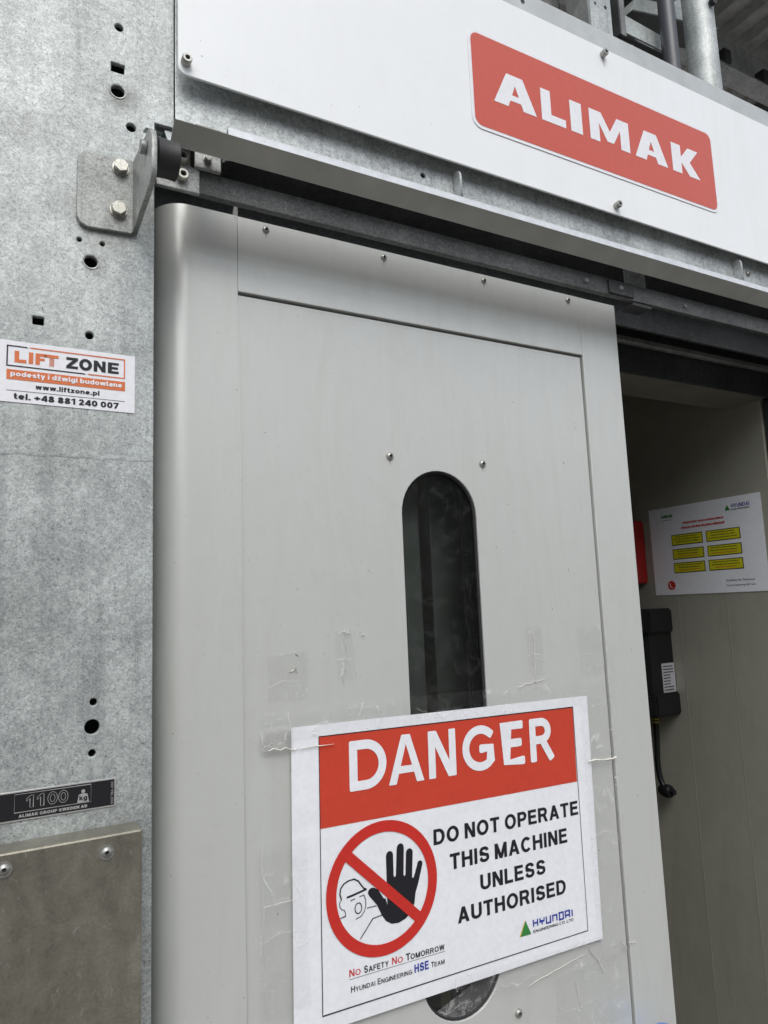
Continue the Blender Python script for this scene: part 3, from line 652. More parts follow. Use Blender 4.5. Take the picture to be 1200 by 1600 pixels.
LET = {   # heavy wide capitals drawn on a unit square
 'A': ([[(0, 0), (.34, 0), (.34, .05), (.385, .20), (.63, .20), (.675, .05), (.675, 0), (1, 0), (.70, 1), (.32, 1)], [(.43, .38), (.51, .70), (.59, .38)]], 1.12),
 'L': ([[(0, 0), (1, 0), (1, .25), (.40, .25), (.40, 1), (0, 1)]], .80),
 'I': ([[(0, 0), (1, 0), (1, 1), (0, 1)]], .36),
 'M': ([[(0, 0), (.235, 0), (.235, .62), (.42, .10), (.58, .10), (.765, .62), (.765, 0), (1, 0), (1, 1), (.70, 1), (.50, .46), (.30, 1), (0, 1)]], 1.28),
 'K': ([[(0, 0), (.34, 0), (.34, .38), (.36, .38), (.62, 0), (1.02, 0), (.66, .50), (1.0, 1), (.62, 1), (.36, .62), (.34, .62), (.34, 1), (0, 1)]], .98)}
ms = []
for ch, x0, x1 in (('A', .5680, .6415), ('L', .6510, .6955), ('I', .7050, .7275), ('M', .7425, .8235), ('A', .8345, .9065), ('K', .9180, .9815)):
    outs = [[(x0 + (x1 - x0) * p[0], 2.2607 + .0483 * p[1]) for p in o] for o in LET[ch][0]]
    add('letter', flat(outs, F, .0014), M['vinyl_white'], sg)

# ================================================================ CONTACT STICKER on the post
st = thing('contact_sticker', 'white sticker with orange and black lettering and a phone number on the post', 'sticker', (.055, PY - .0005, 1.822))
F = face(PY - .0003)
add('sticker_sheet', plate([rect(-.0060, 1.7945, .1186, 1.8510)], .0004, F), M['vinyl_white'], st)
za, zb = 1.8272, 1.8467; xa, xb = .0090, .1095; t = .0011; z1 = .0007
def bar(x0, y0, x1, y1): return flat([rect(x0, y0, x1, y1)], F, z1)
add('black_frame', join([bar(xa, za, xa + t, zb), flat([[(xa + t, zb - t), (.0262, zb - t), (.0250, zb), (xa + t, zb)]], F, z1), flat([[(xa + t, za), (.0748, za), (.0736, za + t), (xa + t, za + t)]], F, z1)]), M['vinyl_black'], st)
add('orange_frame', join([bar(xb - t, za, xb, zb), flat([[(.0282, zb - t), (xb - t, zb - t), (xb - t, zb), (.0270, zb)]], F, z1), flat([[(.0772, za), (xb - t, za), (xb - t, za + t), (.0760, za + t)]], F, z1)]), M['vinyl_orange'], st)
def rects(rs, m, nm): add(nm, join([bar(*r) for r in rs]), m, st)
b, hh = 1.8313, .0107; T = b + hh
rects([(.0154, b, .0190, T), (.0190, b, .0250, b + .0030), (.0268, b, .0304, T), (.0322, b, .0358, T), (.0358, T - .0028, .0408, T), (.0358, b + .0040, .0398, b + .0064), (.0400, T - .0028, .0512, T)], M['vinyl_orange'], 'lettering')
# the stem of the T is a little lattice mast
lat = [stroke([(.0440, b - .0004), (.0440, T - .0028)], .0004, F, z1), stroke([(.0474, b - .0004), (.0474, T - .0028)], .0004, F, z1)]
for i in range(4):
    y0 = b - .0004 + i * .0021
    lat += [stroke([(.0440, y0), (.0474, y0 + .0019)], .00035, F, z1 + .0001), stroke([(.0474, y0), (.0440, y0 + .0019)], .00035, F, z1), stroke([(.0440, y0 + .002), (.0474, y0 + .002)], .00035, F, z1 + .0002)]
add('lattice_mark', join(lat), M['vinyl_orange'], st)
def glyph(outs, x0, x1, y0=b, h=hh): return flat([[(x0 + (x1 - x0) * p[0], y0 + h * p[1]) for p in o] for o in outs], F, z1)
Zg = [[(0, 0), (1, 0), (1, .24), (.42, .24), (1, .78), (1, 1), (0, 1), (0, .76), (.55, .76), (0, .22)]]
Ng = [[(0, 0), (.3, 0), (.3, .55), (.7, 0), (1, 0), (1, 1), (.7, 1), (.7, .45), (.3, 1), (0, 1)]]
Eg = [[(0, 0), (1, 0), (1, .22), (.36, .22), (.36, .39), (.92, .39), (.92, .61), (.36, .61), (.36, .78), (1, .78), (1, 1), (0, 1)]]
Og = [[(.5 + .5 * math.cos(a * PI / 12), .5 + .53 * math.sin(a * PI / 12)) for a in range(24)], [(.5 + .22 * math.cos(a * PI / 12), .5 + .27 * math.sin(a * PI / 12)) for a in range(24)]]
for gl, x0, x1 in ((Zg, .0578, .0678), (Og, .0688, .0800), (Ng, .0815, .0920), (Eg, .0940, .1038)): add('letter', glyph(gl, x0, x1), M['vinyl_black'], st)
add('orange_band', bar(.0094, 1.8152, .1096, 1.8243), M['vinyl_orange'], st)
add('lettering', lett('podesty i dźwigi budowlane', .0125, .1070, 1.8183, .0046, F, z1 + .0003, .21), M['vinyl_white'], st)
add('lettering', lett('www.liftzone.pl', .0328, .0868, 1.8083, .0044, F, z1, .21), M['vinyl_black'], st)
add('rule', bar(.0096, 1.8049, .1097, 1.8053), M['vinyl_black'], st)
add('lettering', lett('tel. +48 881 240 007', .0156, .1040, 1.7974, .0056, F, z1, .215), M['vinyl_black'], st)

# ================================================================ LOAD PLATE on the post
lp = thing('load_plate', 'small black rating plate reading 1100 kg riveted to the lower post', 'plate', (.045, PY, 1.45))
F = face(PY - .0003)
add('plate_rim', plate([rect(-.016, 1.4375, .1052, 1.4616, .0008, 2)], .0008, F, .0002), M['silver'], lp)
add('plate_face', flat([rect(-.0148, 1.4388, .1038, 1.4603)], F, .0010), M['blackpaint'], lp)
add('number_frame', stroke([(.0255, 1.4445), (.0846, 1.4445), (.0846, 1.4590), (.0255, 1.4590)], .00035, F, .0013, True), M['silver'], lp)
ms = []
one = [(.42, 0), (.72, 0), (.72, 1), (.50, 1), (.10, .74), (.10, .56), (.42, .74)]
for x0 in (.0335, .0415): ms.append(stroke([(x0 + .0085 * p[0], 1.4473 + .0098 * p[1]) for p in one], .00035, F, .0013, True))
for x0 in (.0505, .0588):
    for e in (0, .0019): ms.append(stroke([(x0 + .0038 + (.0037 - e) * math.cos(i * PI / 14), 1.4522 + (.0050 - e) * math.sin(i * PI / 14)) for i in range(28)], .00035, F, .0013, True))
add('number', join(ms), M['silver'], lp)
add('weight_symbol', join([flat([[(.0736, 1.4449), (.0830, 1.4449), (.0818, 1.4515), (.0796, 1.4522), (.0770, 1.4522), (.0748, 1.4515)]], F, .0013), flat([circ(.0783, 1.4540, .0016, 14)], F, .0014)]), M['silver'], lp)
add('lettering', lett('kg', .0752, .0815, 1.4468, .0038, F, .0016, .2), M['blackpaint'], lp)
add('lettering', lett('ALIMAK GROUP SWEDEN AB', .0288, .0817, 1.4403, .0024, F, .0013, .24), M['silver'], lp)
FV = F @ Matrix.Translation((.1030, 1.4400, 0)) @ Matrix.Rotation(PI / 2, 4, 'Z')
add('lettering', lett('9137 784 -000', 0, .0185, 0, .0021, FV, .0013, .13), M['silver'], lp)

# ================================================================ COVER BOX below
cv = thing('cover_box', 'dull brownish metal cover box screwed to the bottom of the post', 'cover', (.05, PY, 1.1))
add('box_shell', box(-.12, .1228, -.060, -.0306, .60, 1.4220, .0018), M['cover'], cv)
for x, z in ((.0940, 1.4085), (.0185, 1.4100)): dome_bolt(cv, x, -.0602, z, .0044, .0030, washer=.0060)

# ================================================================ DANGER NOTICE on the door
th = math.radians(-.79)
dn = thing('danger_notice', 'white paper notice with red banner reading danger, taped across the lower door', 'notice', (.49, -.001, 1.33))
DY = -.0012
D = frame((.2825, DY, 1.4805), (math.cos(th), 0, math.sin(th)), (-math.sin(th), 0, math.cos(th)))
k = .001
def R_(x0, y0, x1, y1): return rect(x0 * k, y0 * k, x1 * k, y1 * k)
add('paper_sheet', plate([R_(0, -300, 418.5, 0)], .0006, D), M['paper'], dn)
add('red_banner', flat([R_(31, -105.5, 391.5, -12.2)], D, .0009), M['paper_red'], dn)
add('border_line', stroke([(31 * k, -285 * k), (394 * k, -285 * k), (392 * k, -12.2 * k), (31 * k, -12.2 * k)], .0010, D, .0011, True), M['paper_black'], dn)
# DANGER drawn in rounded humanist capitals
def cap_text(s, x0, x1, y0, cap, z, bold, mat, nm='lettering'): return add(nm, lett(s, x0 * k, x1 * k, y0 * k, cap * k, D, z, .13 + bold * 2.4, .12), M[mat], dn)
def thickline(pts, wd, z, closed=False):
    ms = [stroke([(p[0] * k, p[1] * k) for p in pts], wd * k, D, z, closed)]
    if not closed:
        for i, (p, o_) in enumerate(((pts[0], pts[1]), (pts[-1], pts[-2]))):
            d = (Vector(p) - Vector(o_)).normalized(); n_ = Vector((-d.y, d.x)); P_ = Vector(p); hw_ = wd / 2
            cs = [(-.05, hw_), (hw_ * .62, hw_), (hw_ * .88, hw_ * .88), (hw_, hw_ * .62), (hw_, -hw_ * .62), (hw_ * .88, -hw_ * .88), (hw_ * .62, -hw_), (-.05, -hw_)]
            ms.append(flat([[tuple((P_ + d * a_ + n_ * b_) * k) for a_, b_ in cs]], D, z + .00004 * (i + 1)))
    return join(ms)
def arc(cx, cy, rx, ry, a0, a1, n=22): return [(cx + rx * math.cos(math.radians(a0 + (a1 - a0) * i / n)), cy + ry * math.sin(math.radians(a0 + (a1 - a0) * i / n))) for i in range(n + 1)]
W = 9.8; y0, y1 = -73.2 + W / 2, -20.8 - W / 2
def L_(paths, tag=None):
    add('letter', join([thickline(p, W, .0013 + .0001 * i, c) for i, (p, c) in enumerate(paths)]), M['paper'], dn)
L_([([(71, y0), (71, y1)], 0), ([(71, y1), (82, y1)] + arc(86, (y0 + y1) / 2, 21, (y1 - y0) / 2, 86, -86) + [(82, y0), (71, y0)], 0)])
for o_ in ([[(114.6, -73.0), (115.3, -73.4), (123.6, -73.4), (124.4, -72.8), (127.6, -62.3), (147.4, -62.3), (150.6, -72.8), (151.4, -73.4), (159.9, -73.4), (160.6, -73.0), (143.4, -21.4), (142.4, -20.6), (132.6, -20.6), (131.6, -21.4)], [(130.1, -54.4), (137.5, -31.0), (144.9, -54.4)]],
           [[(167.2, -72.7), (167.9, -73.4), (175.9, -73.4), (176.6, -72.7), (176.6, -38.5), (193.6, -72.7), (194.6, -73.4), (204.5, -73.4), (205.2, -72.7), (205.2, -21.3), (204.5, -20.6), (196.5, -20.6), (195.8, -21.3), (195.8, -55.5), (178.8, -21.3), (177.8, -20.6), (167.9, -20.6), (167.2, -21.3)]]):
    add('letter', flat([[(p[0] * k, p[1] * k) for p in q] for q in o_], D, .0013), M['paper'], dn)
L_([(arc(241, (y0 + y1) / 2, 21.5, (y1 - y0) / 2, 50, 300) + [(255.5, y0 + 6), (255.5, (y0 + y1) / 2 - 1), (244, (y0 + y1) / 2 - 1)], 0)])
L_([([(302, y1), (280, y1), (280, y0), (303, y0)], 0), ([(280, (y0 + y1) / 2 + .5), (299, (y0 + y1) / 2 + .5)], 0)])
L_([([(322, y0), (322, y1)], 0), ([(322, y1), (334, y1)] + arc(336, y1 - 10.8, 11, 10.8, 80, -80) + [(334, y1 - 21.6), (322, y1 - 21.6)], 0), ([(337, y1 - 22), (349.5, y0)], 0)])
# ring and bar, warning hand, shouting worker
cx, cy, ro, ri = 104.6, -176.8, 68.3, 56.5
add('hand_symbol', None or join([flat([[(p[0] * k, p[1] * k) for p in
    [(108.6, -196), (108.4, -146.5)] + arc(112.9, -146, 4.4, 4.6, 180, 0, 8) + [(117.3, -167.6), (118.7, -169.4), (120.2, -167.6), (122, -141)] + arc(126.6, -140.6, 4.5, 4.8, 180, 0, 8) +
    [(129.8, -169.0), (131.0, -170.8), (132.3, -169.2), (133.6, -148)] + arc(138, -147.6, 4.4, 4.6, 180, 0, 8) + [(140.6, -172.8), (141.8, -175.0), (143.2, -173), (147.9, -161)] + arc(151.2, -161.4, 3.4, 3.4, 160, -10, 8) +
    [(148.4, -181), (144.5, -190), (142.5, -201), (138.5, -208.5), (131, -214.2), (122, -216.6), (113.5, -215.8), (106.5, -211.5), (101.5, -204.5), (95.8, -193), (87, -182.5), (85.4, -179.3)] + arc(90.4, -179.2, 5, 4.6, 180, 60, 6) +
    [(97.5, -177.8), (101.0, -183.2), (104.4, -188.2), (106.8, -189.0)]]], D, .0010)]), M['paper_black'], dn)
hd = []
def hs_(pts, wd, closed=False): hd.append(stroke([(a * k, c * k) for a, c in pts], wd * k, D, .0010 + .00004 * len(hd), closed))
hs_([(54.1, -179.6), (52.4, -174), (53.4, -168.4), (57.6, -164.2), (63.2, -162.3), (69.5, -162.0), (74.4, -165.0), (78, -170), (80.6, -173.4), (83.8, -174.4)], 1.5)
hs_([(60.3, -178.6), (70, -177.2), (83.8, -174.6)], 2.0)
hs_([(64.6, -182.6), (70.0, -181.4)], .9); hs_([(75.2, -180.6), (80.8, -179.8)], .9)
hs_([(c[0], c[1]) for c in arc(73.6, -191.6, 4.0, 5.2, 0, 345, 18)], 1.0, True)
hs_([(80.7, -180.2), (82.4, -185), (82.4, -191), (80.4, -196.5), (76.5, -200.2), (70.4, -201.8)], .8)
hs_([(54.1, -179.6), (51.8, -182), (52, -186), (54.7, -189.4), (57.0, -190), (58.4, -193), (58.5, -196.3), (52.4, -197.2)], .75)
hs_([(83.4, -193.5), (95.5, -193.6)], .75); hs_([(103.5, -204.0), (90.4, -205.4), (75.2, -222.2)], 1.0)
add('worker_symbol', join(hd), M['paper_black'], dn)
def ringpts(r): return [(cx + r * math.cos(2 * PI * i / 64), cy + r * math.sin(2 * PI * i / 64)) for i in range(64)]
add('prohibition_ring', flat([[(a * k, c * k) for a, c in ringpts(ro)], [(a * k, c * k) for a, c in ringpts(ri)]], D, .0014), M['paper_ringred'], dn)
ba = math.radians(-42.6); dx, dy = math.cos(ba), math.sin(ba); hw = 5.6; hl = 60
add('prohibition_bar', flat([[((cx + s1 * dx * hl - s2 * dy * hw) * k, (cy + s1 * dy * hl + s2 * dx * hw) * k) for s1, s2 in ((-1, -1), (1, -1), (1, 1), (-1, 1))]], D, .0016), M['paper_ringred'], dn)
cap_text('DO NOT OPERATE', 170.3, 390.0, -145.6, 16.9, .0009, .028, 'paper_black')
cap_text('THIS MACHINE', 191.4, 369.0, -175.8, 17.2, .0009, .028, 'paper_black')
cap_text('UNLESS', 232.4, 331.0, -205.8, 17.0, .0009, .028, 'paper_black')
cap_text('AUTHORISED', 199.0, 362.0, -234.6, 16.8, .0009, .028, 'paper_black')
# small capitals lines
cap_text('N', 61.6, 67.6, -256.4, 7.2, .0009, .01, 'paper_ringred'); cap_text('O', 68.6, 74.8, -256.4, 5.6, .0009, .01, 'paper_ringred')
cap_text('S', 78.8, 83.4, -256.7, 7.2, .0009, .02, 'paper_black'); cap_text('AFETY', 84.2, 108.4, -256.7, 5.6, .0009, .02, 'paper_black')
cap_text('N', 112.4, 118.4, -256.7, 7.2, .0009, .01, 'paper_ringred'); cap_text('O', 119.4, 126.0, -256.7, 5.6, .0009, .01, 'paper_ringred')
cap_text('T', 129.6, 135.4, -257.0, 7.2, .0009, .02, 'paper_black'); cap_text('OMORROW', 135.6, 179.8, -257.0, 5.6, .0009, .02, 'paper_black')
add('underline', stroke([(61.5 * k, -258.6 * k), (180.2 * k, -258.9 * k)], .00045, D, .0009), M['paper_black'], dn)
cap_text('H', 63.3, 67.8, -271.6, 6.0, .0009, .012, 'paper_black'); cap_text('YUNDAI', 68.6, 91.6, -271.6, 4.5, .0009, .012, 'paper_black')
cap_text('E', 94.6, 98.2, -271.7, 6.0, .0009, .012, 'paper_black'); cap_text('NGINEERING', 99.0, 137.0, -271.7, 4.5, .0009, .012, 'paper_black')
cap_text('HSE', 140.0, 158.4, -271.6, 8.6, .0009, .03, 'paper_blue')
cap_text('T', 161.6, 165.4, -271.4, 5.6, .0009, .012, 'paper_black'); cap_text('EAM', 165.8, 179.2, -271.4, 4.5, .0009, .012, 'paper_black')
# company mark: triangle and squared letters
add('green_triangle', flat([[(x * k, y * k) for x, y in ((287.4, -268.6), (303.6, -268.8), (295.8, -252.4))]], D, .0010), M['paper_green'], dn)
add('gold_edge', flat([[(x * k, y * k) for x, y in ((285.6, -268.5), (287.5, -268.6), (295.8, -252.4), (294.6, -252.6))]], D, .0009), M['paper_gold'], dn)
lw = 1.9; X = 307.0; yb_, yt_ = -262.6 + lw / 2, -253.0 - lw / 2
paths = []
for ch, x0, x1 in (('H', 307.8, 314.2), ('Y', 318.0, 324.4), ('U', 328.0, 334.4), ('N', 338.2, 344.6), ('D', 348.4, 355.0), ('A', 358.6, 365.2), ('I', 369.6, 369.6)):
    m_ = (yb_ + yt_) / 2
    if ch == 'H': ps = [[(x0, yb_), (x0, yt_)], [(x1, yb_), (x1, yt_)], [(x0, m_), (x1, m_)]]
    if ch == 'Y': ps = [[(x0, yt_), (x0, m_), (x1, m_), (x1, yt_)], [((x0 + x1) / 2, m_), ((x0 + x1) / 2, yb_)]]
    if ch == 'U': ps = [[(x0, yt_), (x0, yb_), (x1, yb_), (x1, yt_)]]
    if ch == 'N': ps = [[(x0, yb_), (x0, yt_ - 1), (x1, yt_ - 1), (x1, yb_)]]
    if ch == 'D': ps = [[(x0 - .9, yt_), (x1, yt_), (x1, yb_), (x0 - .9, yb_)], [(x0 + .6, yt_), (x0 + .6, yb_)]]
    if ch == 'A': ps = [[(x0, yb_), (x0, yt_), (x1, yt_), (x1, yb_)], [(x0, m_ - 1), (x1, m_ - 1)]]
    if ch == 'I': ps = [[(x0, yb_), (x0, yt_)]]
    paths += ps
add('lettering', join([stroke([(a * k, (c - (a - 307) * .02) * k) for a, c in ([(p[0][0] - (p[0][0] - p[1][0] and 0), p[0][1])] + p[1:])], lw * k, D, .0009 + .00002 * i) for i, p in enumerate(paths)]), M['paper_blue'], dn)
cap_text('ENGINEERING CO. LTD', 306.9, 371.2, -268.6, 3.1, .0009, .015, 'paper_black')

# ================================================================ CLEAR TAPE over and round the notice
def sheet(name, pts_xz, y, mat, label, cat, group=None, nx=40, nz=6, amp=.0006, seed=0, **kk):
    """a slightly wrinkled film spanned between four corners (TL, TR, BR, BL) on the door"""
    TL, TR, BR, BL = [Vector(p) for p in pts_xz]; bm = bmesh.new(); g_ = []
    for j in range(nz + 1):
        row = []
        for i in range(nx + 1):
            u, v = i / nx, j / nz; p = TL.lerp(TR, u).lerp(BL.lerp(BR, u), v)
            e = .0009 * noise.noise(Vector((u * 23, v * 9, seed + 5))) if j in (0, nz) or i in (0, nx) else 0
            n_ = noise.noise(Vector((p.x * 60, p.y * 60, seed))) + .5 * noise.noise(Vector((p.x * 170, p.y * 170, seed + 3)))
            row.append(bm.verts.new((p.x + e, y - amp * (.6 + n_), p.y + e)))
        g_.append(row)
    for j in range(nz):
        for i in range(nx): bm.faces.new((g_[j][i], g_[j + 1][i], g_[j + 1][i + 1], g_[j][i + 1]))
    me = bpy.data.meshes.new('s'); bm.to_mesh(me); bm.free()
    return add(name, me, M[mat], None, smooth=True, label=label, cat=cat, group=group, **kk)
G = 'clear tape holding the danger notice'
sheet('clear_tape', ((.246, 1.5000), (.7430, 1.4960), (.7430, 1.4645), (.246, 1.4690)), -.0038, 'tape', 'long clear tape strip along the top edge of the danger notice', 'tape', G, seed=1)
sheet('clear_tape', ((.2440, 1.3700), (.2960, 1.3690), (.2960, 1.2100), (.2440, 1.2120)), -.0038, 'tape', 'upright clear tape strip on the left edge of the danger notice', 'tape', G, 10, 24, seed=2)
sheet('clear_tape', ((.6860, 1.4640), (.7420, 1.4635), (.7420, 1.1500), (.6860, 1.1520)), -.0038, 'tape', 'upright clear tape strip on the right edge of the danger notice', 'tape', G, 10, 24, seed=3)
sheet('clear_tape', ((.4600, 1.1900), (.7000, 1.1795), (.7000, 1.1480), (.4600, 1.1600)), -.0042, 'tape', 'clear tape along the bottom edge of the danger notice above the window foot', 'tape', G, seed=4)
R2 = 'old clear tape left on the door'
sheet('tape_residue', ((.3380, 1.5800), (.3580, 1.5790), (.3640, 1.5230), (.3400, 1.5240)), .0026, 'tape_worn', 'worn upright strip of old clear tape left of the window foot', 'tape', R2, 8, 16, .0003, 21)
sheet('tape_residue', ((.6080, 1.5700), (.6340, 1.5690), (.6370, 1.5080), (.6100, 1.5090)), .0026, 'tape_worn', 'worn upright strip of old clear tape right of the window foot', 'tape', R2, 8, 16, .0003, 22)
sheet('tape_residue', ((.2600, 1.5560), (.3050, 1.5590), (.3040, 1.5080), (.2590, 1.5090)), .0026, 'tape_worn', 'square patch of old clear tape above the notice top left corner', 'tape', R2, 12, 12, .0003, 23)
sheet('tape_residue', ((.6950, 1.5650), (.7400, 1.5660), (.7410, 1.5020), (.7000, 1.5010)), .0026, 'tape_worn', 'patch of old clear tape beside the right stile above the notice', 'tape', R2, 12, 12, .0003, 24)
sheet('tape_residue', ((.6200, 1.1450), (.7400, 1.1520), (.7400, 1.0700), (.6150, 1.0800)), .0026, 'tape_worn', 'large creased patch of old clear tape below the notice right corner', 'tape', R2, 24, 16, .0003, 25)
# torn white-ish crumbs of old tape
def scrap(pts, y, mat, label, wd=.0012, nm='tape_scrap', grp='scraps of old tape on the door'):
    ms = []
    for q, p in enumerate(pts):
        bm = bmesh.new(); pv = None
        for i, (x, z) in enumerate(p):
            a = p[max(0, i - 1)]; b_ = p[min(len(p) - 1, i + 1)]; d = Vector((b_[0] - a[0], b_[1] - a[1])).normalized(); nn = Vector((-d.y, d.x)) * wd * (.35 + rnd.random() * .65) * (0.25 if i in (0, len(p) - 1) else 1)
            row = [bm.verts.new((x + nn.x, y, z + nn.y)), bm.verts.new((x, y - wd * .8, z)), bm.verts.new((x - nn.x, y, z - nn.y))]
            if pv:
                for m_ in range(2): bm.faces.new((pv[m_], row[m_], row[m_ + 1], pv[m_ + 1]))
            pv = row
        me = bpy.data.meshes.new('s'); bm.to_mesh(me); bm.free(); ms.append(me)
    return add(nm, join(ms), M[mat], None, label=label, cat='tape scrap', group=grp)
def wig(x0, z0, x1, z1, n=7, a=.0015): return [(x0 + (x1 - x0) * i / n + rnd.uniform(-a, a), z0 + (z1 - z0) * i / n + rnd.uniform(-a, a)) for i in range(n + 1)]
M['scrapm'] = plain('aged_tape_edge', (.62, .60, .54, 1), .4, bumpn=400)
sheet('tape_patch', ((.2480, 1.4830), (.2830, 1.4850), (.2830, 1.4610), (.2500, 1.4600)), -.0032, 'tape_torn', 'crumpled square tape patch left of the notice top corner', 'tape', 'scraps of old tape on the door', 12, 8, .0012, 9)
scrap([wig(.2520, 1.4620, .2900, 1.4590), wig(.2900, 1.4590, .3300, 1.4590, 5, .0005)], -.0040, 'scrapm', 'thin torn tape thread crossing the left margin of the notice', .0009)
scrap([wig(.6930, 1.3930, .7350, 1.3900, 8, .0008), wig(.7200, 1.3895, .7440, 1.3905, 6, .001)], -.0042, 'scrapm', 'beige torn tape thread sticking out right of the notice', .0018)
scrap([wig(.2840, 1.5370, .2910, 1.5430, 4, .001), wig(.2880, 1.5440, .2925, 1.5370, 4, .001)], .0025, 'scrapm', 'small curled tape scrap up left between notice and frame', .0011)
scrap([wig(.3440, 1.5760, .3560, 1.5750, 5), wig(.3480, 1.5750, .3450, 1.5200, 7, .002), wig(.3690, 1.5760, .3755, 1.5700, 4)], .0025, 'tape_torn', 'faint upright tape residue left of the window', .003)
scrap([wig(.6200, 1.5640, .6190, 1.4900, 9, .0015), wig(.5900, 1.4950, .6350, 1.5020, 7, .0015)], .0020, 'scrapm', 'tape crease right of the window foot above the notice', .0006)
scrap([wig(.5750, 1.1500, .6700, 1.1620, 9, .001), wig(.6750, 1.1700, .7000, 1.1300, 6, .002), wig(.6500, 1.1350, .6560, 1.1000, 5, .001)], .0018, 'scrapm', 'scratched tape creases below the right corner of the notice', .0007)
scrap([wig(.7420, 1.0980 + .06, .7560, 1.1560, 5, .0008), wig(.7260, 1.165, .7400, 1.1500, 5, .001)], -.0010, 'scrapm', 'tape crease on the frame edge low on the right', .0009)
scrap([wig(.2480, 1.3120, .2830, 1.3130, 8, .0004), wig(.2480, 1.3700, .2490, 1.2150, 12, .0006)], -.0040, 'scrapm', 'pale tape edge line left of the notice', .0004)
bm = None
add('window_film', plate([[(.437, 1.150), (.535, 1.180), (.5410, 1.1700), (.520, 1.149), (.4836, 1.1370), (.455, 1.1405)]], 0, face(.0085)), M['tape_torn'], None, label='torn clear film bunched in the window foot under the notice', cat='film')

# ================================================================ NOTICE ON THE CAGE SIDE WALL
nn_ = thing('cage_notice', 'white paper notice with six yellow boxes on the cage side wall', 'notice', (1.379, .306, 1.705))
N = frame((1.3792, .4450, 1.8065), (0, -1, 0), (0, 0, 1))
def Nr(x0, y0, x1, y1): return rect(x0 * k, y0 * k, x1 * k, y1 * k)
add('paper_sheet', plate([Nr(0, -201.5, 283, 0)], .0005, N), M['paper'], nn_)
for r_, (ya, yb2) in enumerate(((-65.5, -90), (-98.5, -122), (-129.5, -153))):
    for c_, (xa_, xb_) in enumerate(((58, 140), (149, 231))):
        o = add('yellow_box', flat([Nr(xa_, yb2, xb_, ya)], N, .0008), M['paper_black'], nn_)
        add('yellow_field', flat([Nr(xa_ + 1.8, yb2 + 1.8, xb_ - 1.8, ya - 1.8)], N, .0011), M['paper_yellow'], o)
        for q in range(3):       # unreadable lines of small print
            wl = rnd.uniform(26, 34); mx = (xa_ + xb_) / 2; x = mx - wl; sm = []
            while x < mx + wl:
                l = rnd.uniform(2, 7); sm.append(flat([Nr(x, ya - 6.6 - q * 5.6, min(x + l, mx + wl), ya - 5.2 - q * 5.6 + rnd.uniform(0, .5))], N, .0013)); x += l + 1.2
            add('small_print', join(sm), M['paper_ringred'] if (q == 2 and r_ > 0 and c_ > -1) else M['paper_black'], o)
def smallprint(x0, x1, y, h, mat, nm='small_print'):
    x = x0; sm = []
    while x < x1 - 1:
        l = rnd.uniform(1.6, 5); sm.append(flat([Nr(x, y, min(x + l, x1), y + h * rnd.uniform(.75, 1.1))], N, .0009)); x += l + .9
    add(nm, join(sm), M[mat], nn_)
smallprint(93, 195, -43, 4.6, 'paper_ringred', 'title_print'); smallprint(87, 198, -54, 4.6, 'paper_ringred', 'title_print')
smallprint(35, 66, -24, 6.5, 'paper_green', 'logo_print'); smallprint(37, 64, -30, 1.2, 'paper_black')
add('logo_triangle', flat([[(x * k, y * k) for x, y in ((200, -28), (213, -28), (206.5, -16))]], N, .0009), M['paper_green'], nn_)
add('lettering', lett('HYUNDAI', 216 * k, 258 * k, -23.5 * k, 8 * k, N, .0009, .17), M['paper_blue'], nn_); smallprint(215, 258, -28.5, 2.4, 'paper_black')
add('lettering', text('No Safety No Tomorrow', 187 * k, 253 * k, -178 * k, 4.2 * k, N, .0009, .01), M['paper_black'], nn_)
add('lettering', text('Hyundai Engineering HSE Team', 187 * k, 253 * k, -188 * k, 3.4 * k, N, .0009, .01), M['paper_black'], nn_)
add('round_mark', flat([circ(.047, -.1800, .0105, 20)], N, .0009), M['paper_ringred'], nn_)
add('round_mark_glyph', stroke([(.043, -.175), (.044, -.183), (.050, -.1865)], .002, N, .0012), M['paper'], nn_)

# ================================================================ RED BOX, BLACK DEVICE, CABLE on the side wall
add('red_box', join([box(1.318, 1.3792, .462, .60, 1.634, 1.785, .006), box(1.312, 1.3178, .470, .592, 1.642, 1.777, .002)]), M['red'], None, label='red metal box on the cage wall beside the yellow notice', cat='box')
dv = thing('wall_device', 'black plastic box with a small grey label on the cage wall', 'device', (1.379, .47, 1.33))
add('housing', prism([(1.3792, .412), (1.3792, .560), (1.300, .560), (1.296, .550), (1.296, .430), (1.304, .416), (1.330, .412)], 'Z', 1.350, 1.566, .002), M['black'], dv)
add('top_lobe', prism([(1.3792, .404), (1.3792, .570), (1.298, .570), (1.290, .560), (1.290, .420), (1.300, .404)], 'Z', 1.520, 1.575, .004), M['black'], dv)
add('bottom_lobe', prism([(1.3792, .4015), (1.3792, .570), (1.298, .570), (1.290, .560), (1.290, .420), (1.300, .4015)], 'Z', 1.338, 1.388, .004), M['black'], dv)
FW_ = frame((1.330, .4116, 0), (1, 0, 0), (0, 0, 1))
add('device_label', plate([rect(.006, 1.385, .047, 1.452)], .0005, frame((1.3300, .4116, 0), (1, 0, 0), (0, 0, 1))), plain('grey_label', (.34, .34, .36, 1), .5), dv)
sm = []
Fd = frame((1.3300, .4110, 0), (1, 0, 0), (0, 0, 1))
for q in range(9): sm.append(flat([rect(.009, 1.444 - q * .0065, .009 + rnd.uniform(.02, .034), 1.4465 - q * .0065)], Fd, .0002))
add('label_print', join(sm), M['paper_black'], dv)
cbp = [(1.350, .453, 1.345), (1.352, .455, 1.31), (1.354, .459, 1.27), (1.355, .463, 1.225), (1.355, .461, 1.195), (1.356, .452, 1.174), (1.357, .438, 1.165), (1.358, .425, 1.168)]
